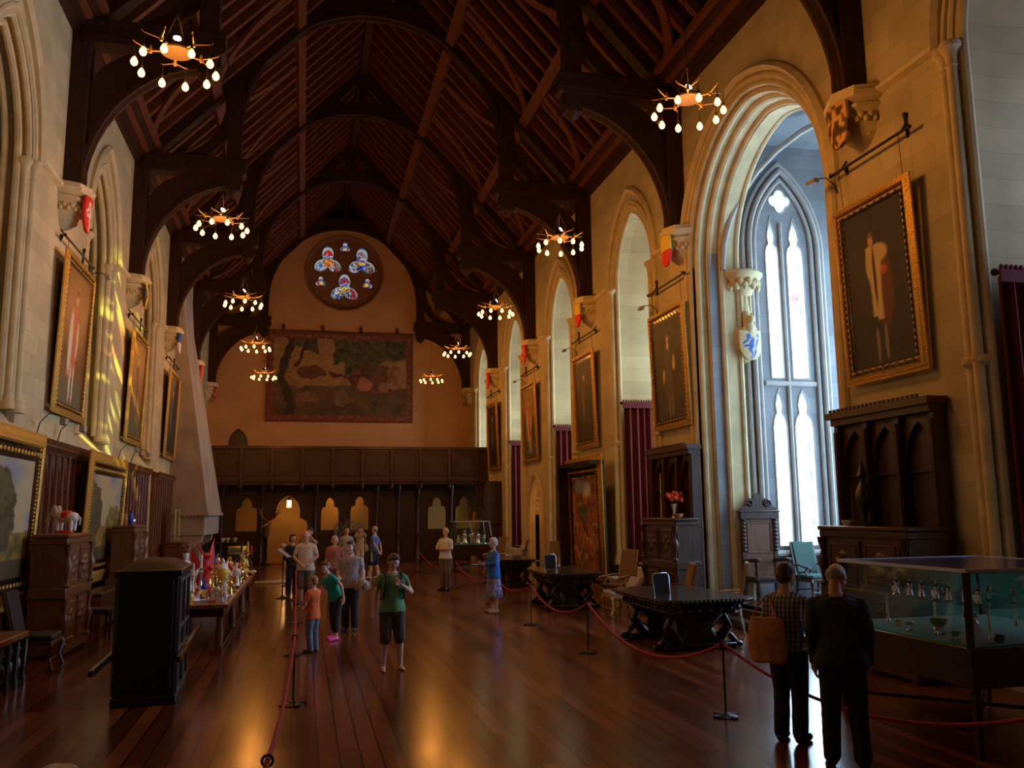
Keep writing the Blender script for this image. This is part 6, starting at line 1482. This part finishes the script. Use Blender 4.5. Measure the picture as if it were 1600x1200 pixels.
def person(label, loc, rz, s, arms=None, feet=None, lean=(0, 0), look=(0, 0), vox=.010, skin=None, build=1.0, belly=0,
           top=None, sleeve=.5, hem=.50, topm=None, legs='trousers', legm=None, leglen=.05, hairm=None, hair='short', shoem=None, shoes=True, extra=None, knees=None, fold=.006, neck=0):
    t = thing('person', label, 'person', (*loc, 0), rz); skin = skin or SKIN; b = build
    A = {-1: ((-.128, .012, .65), (-.135, -.035, .505), (0, -.2, -1), (.9, -.2, 0), .5), 1: ((.128, .012, .65), (.135, -.035, .505), (0, -.2, -1), (-.9, -.2, 0), .5)}
    if arms: A.update(arms)
    F = {-1: (-.055, 0), 1: (.055, 0)}
    if feet: F.update(feet)
    KN = {}
    for k in (-1, 1):
        KN[k] = Vector((k*.052*(1 if k else 1)*.5+F[k][0]*.5, F[k][1]*.5-.018, .285)) if not (knees and k in knees) else Vector(knees[k])
    def mul(v): return Vector(v)*s
    hipz = .52*s
    RX = Matrix.Rotation(lean[0], 3, 'X'); RY = Matrix.Rotation(lean[1], 3, 'Y')   # lean[0]>0 bends forward (towards -Y)
    def bend(vs):
        out = []
        for v in vs:
            v = Vector(v); w_ = max(0, min(1, (v.z-.46*s)/(.14*s))); w_ = w_*w_*(3-2*w_)
            if w_ > 0 and (lean[0] or lean[1]):
                o = Vector((0, 0, hipz)); r = (v-o); r2 = Matrix.Rotation(lean[1]*w_, 3, 'Y') @ (Matrix.Rotation(lean[0]*w_, 3, 'X') @ r); v = o+r2
            out.append(v)
        return out
    pivot = Vector((0, .008*s, .865*s)); HM = Matrix.Translation(pivot) @ Matrix.Rotation(look[0], 4, 'Z') @ Matrix.Rotation(look[1], 4, 'X') @ Matrix.Scale(1.06, 4) @ Matrix.Translation(-pivot)
    # body
    g = G()
    def torso(g, e, z0=.46, z1=.845, m=1):
        R = [(.455, .088, .062), (.50, .097*b, .070), (.54, .093*b, .066+belly*.4), (.60, .080*b, .060+belly), (.66, .083*b, .062+belly*.7), (.72, .095*b, .068), (.77, .102*b, .062), (.795, .094*b, .052), (.815, .066, .043), (.84, .040, .036)]
        rings = [((0, (.0-(belly*.5 if .5 < z < .7 else 0))*s, z*s), (rx+e)*s, (ry+e)*s) for z, rx, ry in R if z0 <= z <= z1+.001]
        g.loft(rings, 20)
    torso(g, 0)
    for k in (-1, 1): g.cap(mul((k*.03, 0, .812)), mul((k*.093*b, 0, .782)), .034*s, .034*s, 12)
    g.cap(mul((0, .004, .81)), mul((0, .0, .885)), .034*s, .031*s, 12)
    h = G(); h.sph(mul((0, .004, .94)), (.043*s, .053*s, .056*s), 20); h.sph(mul((0, -.014, .912)), (.034*s, .036*s, .040*s), 16)
    h.cap(mul((0, -.040, .885)), mul((0, -.038, .887)), .013*s, .013*s, 10)
    h.cap(mul((0, -.047, .937)), mul((0, -.0555, .915)), .0044*s, .0066*s, 8)
    for k in (-1, 1):
        h.sph(mul((k*.044, .006, .922)), (.006*s, .011*s, .018*s), 8); h.cap(mul((k*.009, -.0475, .946)), mul((k*.026, -.042, .947)), .0055*s, .0045*s, 8); h.sph(mul((k*.022, -.034, .912)), (.013*s, .013*s, .013*s), 8)
        h.sph(mul((k*.017, -.0425, .933)), (.008*s, .007*s, .006*s), 8)
    h.cap(mul((-.013, -.047, .899)), mul((.013, -.047, .899)), .0045*s, .0045*s, 8); h.cap(mul((-.009, -.046, .893)), mul((.009, -.046, .893)), .005*s, .005*s, 8)
    g.join(h, HM)
    for k in (-1, 1):
        hp = mul((k*.050, 0, .50)); kn = KN[k]*s; an = mul((F[k][0], F[k][1]+.012, .045))
        g.cap(hp, kn, .060*s*min(b, 1.1), .037*s, 14); g.cap(kn, kn.lerp(an, .35)+mul((0, .01, 0)), .034*s, .035*s, 12); g.cap(kn.lerp(an, .35)+mul((0, .01, 0)), an, .035*s, .021*s, 12)
        g.cap(an, mul((F[k][0], F[k][1]+.02, .022)), .024*s, .022*s, 10); g.cap(mul((F[k][0], F[k][1]+.015, .022)), mul((F[k][0]+k*.012, F[k][1]-.085, .014)), .022*s, .014*s, 10)
        sh = mul((k*.097*b, 0, .784)); el, wr = mul(A[k][0]), mul(A[k][1])
        g.cap(sh, el, .028*s, .022*s, 12); g.cap(el, el.lerp(wr, .35), .0225*s, .0215*s, 12); g.cap(el.lerp(wr, .35), wr, .0215*s, .0145*s, 12)
        hand(g, wr, A[k][2], A[k][3], s, k*(1), A[k][4])
    g.v = [tuple(v) for v in bend(g.v)]
    def fin(g, name, m, vx, fo=0, fr=9, sm=3):
        me = remeshed(g, vx, sm)
        if fo:
            nv = [v.co+v.normal*fo*(_nz.noise(Vector((v.co.x*fr, v.co.y*fr, v.co.z*fr*.45+s*7)))+.5*_nz.noise(v.co*fr*2.3)) for v in me.vertices]
            me.vertices.foreach_set('co', [c for p in nv for c in p]); me.update()
        return meshobj(me, name, m, t)
    fin(g, 'body', skin, vox*.62, 0, sm=2)
    # eyes
    if vox < .0095:
        g = G()
        for k in (-1, 1): g.sph(mul((k*.018, -.0462, .934)), (.0055*s, .0035*s, .0032*s), 8)
        g2 = G(); g2.join(g, HM); g2.v = [tuple(v) for v in bend(g2.v)]; g2.build('eyes', mat('eye_dark', (.04, .025, .02), .3), t)
    # top garment
    if topm:
        g = G(); torso(g, .011, .56, .82); bl = belly*s
        g.loft([((0, -bl*.2, hem*s), .112*b*s, .086*s+bl*.4), ((0, -bl*.2, (hem+.02)*s), .113*b*s, .087*s+bl*.4), ((0, -bl*.2, (hem+.52)*s/2+.02*s), .110*b*s, .084*s+bl*.6), ((0, -bl*.3, .58*s), .098*b*s, .076*s+bl), ((0, -bl*.3, .64*s), .094*b*s, .073*s+bl*.8)], 24)
        for k in (-1, 1):
            sh = mul((k*.095*b, 0, .782)); el, wr = mul(A[k][0]), mul(A[k][1]); g.cap(mul((k*.035, 0, .806)), sh, .038*s, .039*s, 12)
            if sleeve > 0:
                if sleeve <= 1: q = sh.lerp(el, sleeve); g.cap(sh, q, .040*s, (.036-.006*sleeve)*s, 14)
                else: g.cap(sh, el, .040*s, .031*s, 14); g.cap(el, el.lerp(wr, sleeve-1), .030*s, .023*s, 14)
        if neck: g.cap(mul((0, .006, .82)), mul((0, .004, .85)), .043*s, .040*s, 12)
        g.v = [tuple(v) for v in bend(g.v)]; fin(g, top or 'shirt', topm, vox, fold)
    # lower garment
    if legs in ('trousers', 'shorts'):
        g = G(); torso(g, .008, .455, .60)
        for k in (-1, 1):
            hp = mul((k*.050, 0, .50)); kn = KN[k]*s; an = mul((F[k][0], F[k][1]+.012, .045)); w1 = .052 if legs == 'shorts' else .043
            if leglen > .28: tt = (.50-leglen)/(.50-.285); g.cap(hp, hp.lerp(kn, tt), .070*s, w1*s*1.12, 14)
            else: g.cap(hp, kn, .068*s, .050*s, 14); tt = (.285-leglen)/(.285-.045); g.cap(kn, kn.lerp(an, tt), .049*s, w1*s, 14)
        g.v = [tuple(v) for v in bend(g.v)]; fin(g, legs, legm, vox, fold)
    if legs == 'skirt':
        g = G(); R = [(leglen, .125, .115), (leglen+.02, .128, .118), (.35, .112, .10), (.45, .108, .09), (.52, .102, .08), (.58, .088, .07)]; vs = []; n = 48
        for z, rx, ry in R:
            for i in range(n): a = 2*pi*i/n; f = 1+.07*sin(a*11)*max(0, (.5-z)/.25); vs.append(mul((rx*cos(a)*f, ry*sin(a)*f, z)))
        g.add(vs, [(j*n+i, j*n+(i+1) % n, (j+1)*n+(i+1) % n, (j+1)*n+i) for j in range(len(R)-1) for i in range(n)]+[tuple(reversed(range(n))), tuple((len(R)-1)*n+i for i in range(n))])
        g.v = [tuple(v) for v in bend(g.v)]; g.build('skirt', legm, t, angle=1.2)
    if shoes:
        for k in (-1, 1):
            g = G(); x, y = F[k]; g.cap(mul((x, y+.026, .026)), mul((x+k*.005, y-.03, .028)), .028*s, .026*s, 12); g.cap(mul((x+k*.005, y-.03, .024)), mul((x+k*.012, y-.092, .020)), .026*s, .020*s, 12)
            g.v = [(v[0], v[1], max(.002, v[2])) for v in g.v]; fin(g, 'shoe', shoem or MATS['black_paint'], vox*.8)
    if hairm:
        g = G(); h = G()
        h.sph(mul((0, .012, .952)), (.048*s, .053*s, .052*s), 18); h.sph(mul((0, .026, .925)), (.046*s, .040*s, .046*s), 14)
        if hair in ('bob', 'long'):
            for k in (-1, 1): h.cap(mul((k*.036, .008, .945)), mul((k*.040, .012, .895 if hair == 'bob' else .85)), .018*s, .016*s, 10)
            h.cap(mul((0, .035, .93)), mul((0, .035, .88)), .035*s, .03*s, 12)
        if hair == 'tail': h.cap(mul((0, .055, .95)), mul((0, .085, .87)), .02*s, .012*s, 10); h.sph(mul((0, -.02, .985)), (.04*s, .03*s, .018*s), 10)
        if hair in ('short', 'bob', 'tail', 'long'): h.sph(mul((0, -.022, .982)), (.036*s, .028*s, .017*s), 10)
        if hair == 'bald':
            h = G(); h.sph(mul((0, .020, .935)), (.0462*s, .043*s, .040*s), 16)
        g.join(h, HM); g.v = [tuple(v) for v in bend(g.v)]; fin(g, 'hair', hairm, vox*.8, .004, 40, 2)
    if extra: extra(t, s, bend, HM, fin)
    return t
HB = cloth('brown_hair', (.10, .05, .03), (.05, .025, .015), 40, .5); HG = cloth('grey_hair', (.45, .43, .42), (.3, .28, .28), 40, .6); HW = cloth('white_hair', (.72, .70, .66), (.5, .48, .45), 40, .6)
HBL = cloth('fair_hair', (.42, .27, .13), (.26, .15, .07), 40, .5); HD = cloth('dark_hair', (.025, .018, .015), (.012, .01, .01), 40, .5)
DARKT = cloth('black_trousers', (.018, .018, .025)); OLIVE = cloth('olive_cotton', (.085, .08, .055), (.05, .05, .035)); NAVY = cloth('navy_wool', (.030, .045, .075), (.02, .03, .05), 14)
def box_on(t, name, m, x0, x1, y0, y1, z0, z1, bev=.02, rot=None):
    g = G(); g.box(x0, x1, y0, y1, z0, z1); o = g.build(name, m, t, bevel=bev); return o
# man at the case
person('stooping grey haired man in dark navy sweater beside the glass case', (4.62, 7.0), radians(150), 1.74, lean=(.26, .02), look=(-.55, .35), vox=.0085, build=1.22, belly=.015,
       topm=NAVY, top='sweater', sleeve=1.95, hem=.47, legm=DARKT, hairm=HG, hair='bald', feet={-1: (-.07, .01), 1: (.075, -.02)}, neck=0, fold=.008,
       arms={-1: ((-.14, .02, .64), (-.13, -.05, .49), (0, -.3, -1), (.9, -.2, 0), .5), 1: ((.14, .03, .64), (.13, -.04, .49), (0, -.3, -1), (-.9, -.2, 0), .5)})
PLAID = cloth('plaid_blue_white', (.55, .56, .58), (.10, .12, .22), 22, stretch=(3, 3, .6))
def plaidmat():
    m = bpy.data.materials.new('plaid_shirt'); m.use_nodes = True; nt = m.node_tree; b = nt.nodes['Principled BSDF']; tc = nt.nodes.new('ShaderNodeTexCoord'); mx = None
    for ax, sc in (('X', 16), ('Z', 14)):
        wv = nt.nodes.new('ShaderNodeTexWave'); wv.bands_direction = ax; wv.inputs['Scale'].default_value = sc/2; nt.links.new(tc.outputs['Object'], wv.inputs[0])
        rp = nt.nodes.new('ShaderNodeValToRGB'); rp.color_ramp.elements[0].position = .35; rp.color_ramp.elements[1].position = .6; rp.color_ramp.elements[0].color = (.12, .14, .26, 1); rp.color_ramp.elements[1].color = (.62, .58, .48, 1); nt.links.new(wv.outputs[0], rp.inputs[0])
        if mx is None: mx = rp
        else:
            q = nt.nodes.new('ShaderNodeMixRGB'); q.blend_type = 'MULTIPLY'; q.inputs[0].default_value = .7; nt.links.new(mx.outputs[0], q.inputs[1]); nt.links.new(rp.outputs[0], q.inputs[2]); mx = q
    nt.links.new(mx.outputs[0], b.inputs['Base Color']); b.inputs['Roughness'].default_value = .85; return m
def tote(t, s, bend, HM, fin):
    g = G(); vs = []; n = 9
    g.loft([((.13, .17, z), a, c) for z, a, c in ((.74, .15, .04), (.76, .18, .06), (.88, .20, .065), (1.05, .19, .06), (1.17, .16, .035))], 18)
    fin(g, 'tote_bag', cloth('orange_canvas', (.62, .28, .07), (.45, .19, .05), 8), .01, .012)
    g = G(); g.tube([(.26, .17, 1.15), (.22, .12, 1.28), (.15, .03, 1.37), (.10, .10, 1.30), (.03, .17, 1.15)], .010, 6); g.build('bag_strap', MATS['orange_canvas'], t)
person('short haired woman in plaid shirt with orange tote, next to stooping man', (4.60, 7.86), radians(128), 1.67, lean=(.06, 0), look=(-.35, .12), vox=.0085, topm=plaidmat(), sleeve=.95, hem=.50, legm=DARKT, hairm=HB, hair='short', extra=tote, fold=.006,
       arms={-1: ((-.135, .03, .65), (-.13, -.09, .56), (0, -.8, -.5), (.6, 0, -.6), .6), 1: ((.13, .02, .65), (.10, -.11, .60), (-.3, -.9, .0), (-.3, 0, -1), .7)})
def greenx(t, s, bend, HM, fin):
    g = G()
    for k in (-1, 1): g.tube([Vector(p)*s for p in [(k*.07, .07, .70), (k*.075, .055, .80), (k*.075, .0, .843), (k*.07, -.068, .80), (k*.08, -.085, .70), (k*.095, -.06, .62), (k*.09, .06, .60)]], .012*s, 6)
    g.build('rucksack_straps', mat('black_webbing', (.015, .015, .018), .7), t)
    g = G(); g.loft([(Vector((0, .115, z))*s, a*s, c*s) for z, a, c in ((.56, .07, .035), (.6, .085, .05), (.72, .085, .05), (.8, .06, .03))], 14); g.build('rucksack', MATS['black_webbing'], t)
    g = G(); h = G()
    for k in (-1, 1): h.sph(Vector((k*.021, -.036, .982))*s, (.019*s, .012*s, .010*s), 10)
    h.tube([Vector(p)*s for p in [(-.045, .0, .965), (-.04, -.03, .98), (0, -.045, .985), (.04, -.03, .98), (.045, 0, .965)]], .003*s, 6)
    g.join(h, HM); g.build('sunglasses', mat('dark_lens', (.02, .02, .02), .08, coat=1), t)
    g = G(); g.bar(Vector((.012, -.165, .735))*s, Vector((.022, -.155, .782))*s, .034*s, .008*s, up=(0, 1, .3)); g.build('phone', MATS['white_ceramic'], t)
person('woman in green top and olive cropped trousers looking at her phone', (1.28, 12.85), .10, 1.63, look=(.05, .42), vox=.0085, skin=SKIN2, build=1.05, belly=.008, topm=cloth('green_cotton', (.14, .36, .17), (.09, .26, .12), 6), sleeve=.42, hem=.50, legs='shorts', legm=OLIVE, leglen=.27,
       hairm=HB, hair='short', shoes=False, extra=greenx, feet={-1: (-.075, -.01), 1: (.075, .0)}, arms={1: ((.165, -.01, .66), (.055, -.125, .735), (-.75, -.45, .45), (-.3, .2, .9), .9), -1: ((-.15, .02, .655), (-.165, -.01, .50), (-.05, -.15, -1), (.9, -.2, 0), .45)})
JEANS = cloth('faded_jeans', (.20, .24, .34), (.10, .13, .20), 10)
person('small boy in orange shirt and jeans holding the red rope', (.20, 14.85), radians(-130), 1.20, look=(.1, .1), vox=.009, skin=SKIN2, build=1.05, topm=cloth('orange_cotton', (.85, .17, .035), (.7, .12, .03), 6), sleeve=.75, hem=.44, legm=JEANS, hairm=HBL, hair='short', shoem=mat('dark_trainers', (.05, .06, .06), .6),
       arms={-1: ((-.12, -.05, .67), (-.08, -.17, .60), (0, -1, -.1), (0, -.2, -1), 1.0), 1: ((.13, -.03, .66), (.10, -.14, .60), (0, -1, 0), (0, -.2, -1), .8)})
def bagc(col, loc, r=(.14, .07, .13), name='shoulder_bag'):
    def f(t, s, bend, HM, fin):
        g = G(); g.sph(loc, r, 16); fin(g, name, col, .011, .012)
        g = G(); g.tube([(loc[0], loc[1], loc[2]+r[2]), (loc[0]*.9, loc[1]*.4, 1.15), (loc[0]*.55, 0, .835*s+.03), (loc[0]*.8, .12, 1.1), (loc[0], loc[1]+.03, loc[2]+r[2])], .008, 6); g.build('bag_strap', col, t)
    return f
person('girl in teal top and pink shoes leaning towards the rope', (.62, 16.2), radians(-58), 1.40, lean=(.38, -.10), look=(.15, -.1), vox=.009, skin=SKIN2, topm=cloth('teal_cotton', (.02, .42, .36), (.01, .30, .27), 6), sleeve=.45, hem=.47, legm=DARKT, leglen=.13, hairm=HB, hair='tail', shoem=mat('pink_plastic', (.85, .08, .35), .4),
       feet={-1: (-.08, .03), 1: (.07, -.06)}, arms={-1: ((-.15, -.05, .68), (-.12, -.12, .54), (0, -.6, -.8), (.9, 0, 0), .5), 1: ((.15, .03, .67), (.13, .02, .52), (0, -.2, -1), (-.9, 0, 0), .5)})
person('woman in grey blouse carrying a white patterned bag, behind the girl', (.92, 17.3), radians(-18), 1.68, look=(-.2, .1), vox=.010, skin=SKIN2, build=1.15, belly=.012, topm=cloth('grey_print', (.50, .47, .50), (.24, .22, .26), 26), top='blouse', sleeve=.55, hem=.48, legm=DARKT, hairm=HB, hair='bob',
       extra=bagc(cloth('white_print', (.7, .68, .62), (.12, .10, .10), 30), (.24, -.12, .86), (.17, .07, .12)), arms={1: ((.145, .0, .65), (.155, -.06, .52), (0, -.5, -.9), (-.9, 0, 0), .8), -1: ((-.14, -.02, .65), (-.10, -.12, .60), (.3, -.8, 0), (0, 0, -1), .5)})
person('bald man in cream polo shirt and shorts looking down', (.10, 22.6), radians(-10), 1.80, look=(-.1, .35), vox=.011, build=1.12, belly=.01, topm=cloth('cream_polo', (.66, .60, .52), None), sleeve=.6, hem=.46, legs='shorts', legm=cloth('taupe_cotton', (.16, .14, .12)), leglen=.26, hairm=HG, hair='bald',
       shoem=mat('dark_sandals', (.05, .04, .04), .6), arms={1: ((.16, -.02, .65), (.05, -.13, .55), (-.8, -.4, -.3), (0, .3, -1), .6), -1: ((-.16, -.02, .65), (-.06, -.13, .56), (.8, -.4, -.3), (0, .3, -1), .6)})
camx = lambda z=.94: (lambda t, s, bend, HM, fin: (lambda g: g.build('camera', BLACKP_, t, bevel=.005))(G().box(-.06, .06, -.22, -.15, z*s-.035, z*s+.035)))
BLACKP_ = MATS['black_paint']
PH = {1: ((.13, -.08, .78), (.05, -.12, .90), (-.5, -.3, .6), (0, .5, -.3), .8), -1: ((-.13, -.08, .78), (-.05, -.12, .90), (.5, -.3, .6), (0, .5, -.3), .8)}
person('man in khaki shirt raising a camera behind the cream polo shirt', (.20, 25.6), radians(-25), 1.82, look=(0, -.05), vox=.012, topm=cloth('khaki_cotton', (.40, .33, .24), (.28, .23, .17)), sleeve=.9, hem=.47, legm=OLIVE, hairm=HD, hair='short', arms=PH, extra=camx())
person('dark haired person in black half hidden behind the polo shirted man', (-.25, 25.2), radians(20), 1.66, vox=.012, topm=DARKT, sleeve=1.5, hem=.47, legm=DARKT, hairm=HD, hair='bob')
person('white haired woman in dusty pink top behind the grey bloused woman', (.85, 24.2), radians(-10), 1.62, vox=.012, build=1.1, topm=cloth('dusty_pink', (.50, .22, .22), (.36, .15, .15)), sleeve=1.2, hem=.46, legm=cloth('mauve_cotton', (.22, .14, .15)), hairm=HW, hair='bob')
person('person in white vest and grey shirt below the oval frames', (1.42, 29.6), radians(15), 1.78, vox=.012, topm=cloth('white_grey_cotton', (.55, .55, .58), (.2, .2, .2), 3), sleeve=.6, hem=.47, legm=DARKT, hairm=HD, hair='short')
person('woman in beige shirt and pale trousers photographing below the screen', (2.35, 37.3), radians(0), 1.66, vox=.013, topm=cloth('beige_cotton', (.58, .44, .32), (.45, .34, .25)), sleeve=1.4, hem=.44, legm=cloth('pale_trousers', (.62, .55, .48)), leglen=.14, hairm=HB, hair='short', arms=PH,
       extra=lambda *a: (camx()(*a), bagc(cloth('tan_leather', (.42, .30, .18)), (.24, -.05, .80), (.10, .07, .16))(*a)))
def whites(t, s, bend, HM, fin):
    for k in (-1, 1): g = G(); x = (-.04, .05)[k > 0]; y = (.06, -.08)[k > 0]; g.cap(Vector((x, y+.012, .05))*s, Vector((x*.98, y+.004, .13))*s, .028*s, .032*s, 12); g.build('sock', WHITEP, t)
    g = G(); g.box(.118*s-.0, .128*s, -.02, .02, .33*s, .52*s); g.build('side_stripe', WHITEP, t)
person('man in blue shirt and navy shorts walking, hands behind his back', (2.42, 30.6), radians(-118), 1.78, look=(-.3, 0), vox=.011, skin=SKIN2, topm=cloth('blue_cotton', (.13, .22, .68), (.09, .16, .5)), sleeve=.6, hem=.46, legs='shorts', legm=cloth('navy_shorts', (.02, .03, .10)), leglen=.30, hairm=HG, hair='bald', shoem=WHITEP,
       extra=whites, feet={-1: (-.04, .06), 1: (.05, -.08)}, arms={-1: ((-.14, .06, .66), (-.07, .11, .53), (.6, .2, -.6), (0, 1, 0), .5), 1: ((.14, .06, .66), (.07, .11, .53), (-.6, .2, -.6), (0, 1, 0), .5)})
person('man in white shirt and grey trousers with folded arms', (4.05, 25.4), radians(-48), 1.78, look=(.1, -.02), vox=.011, skin=SKIN2, belly=.01, build=1.05, topm=cloth('white_shirt', (.80, .82, .86), None), sleeve=.85, hem=.50, legm=cloth('grey_trousers', (.20, .18, .15), (.14, .12, .10)), hairm=HW, hair='bald',
       arms={-1: ((-.155, -.035, .66), (-.01, -.125, .655), (.8, -.1, .05), (0, .9, 0), .6), 1: ((.155, -.035, .66), (.03, -.115, .67), (-.8, -.1, .05), (0, .9, 0), .6)})
person('white haired woman in blue cardigan and patterned blue skirt', (4.17, 19.35), radians(-78), 1.63, look=(-.05, .05), vox=.0105, build=1.12, belly=.008, topm=cloth('bright_blue_knit', (.04, .20, .80), (.03, .15, .62)), top='cardigan', sleeve=1.85, hem=.46, legs='skirt', legm=mat('blue_white_print', (.50, .48, .72), .8, col2=(.03, .05, .30), nscale=16, stretch=(2, 2, 1)), leglen=.21,
       hairm=HW, hair='short', shoem=mat('beige_shoe', (.45, .30, .22), .6), arms={-1: ((-.14, -.03, .665), (-.05, -.15, .64), (.2, -.8, .3), (.3, .3, .9), .9), 1: ((.14, -.03, .665), (.04, -.15, .65), (-.3, -.8, .2), (-.3, .3, .9), .9)})
person('person at the bottom left of whom only pale fluffy hair shows', (-.62, 2.62), radians(180), 1.535, vox=.011, topm=DARKT, sleeve=1.5, legm=DARKT, hairm=HW, hair='short')
bpy.data.scenes.remove(TMP)
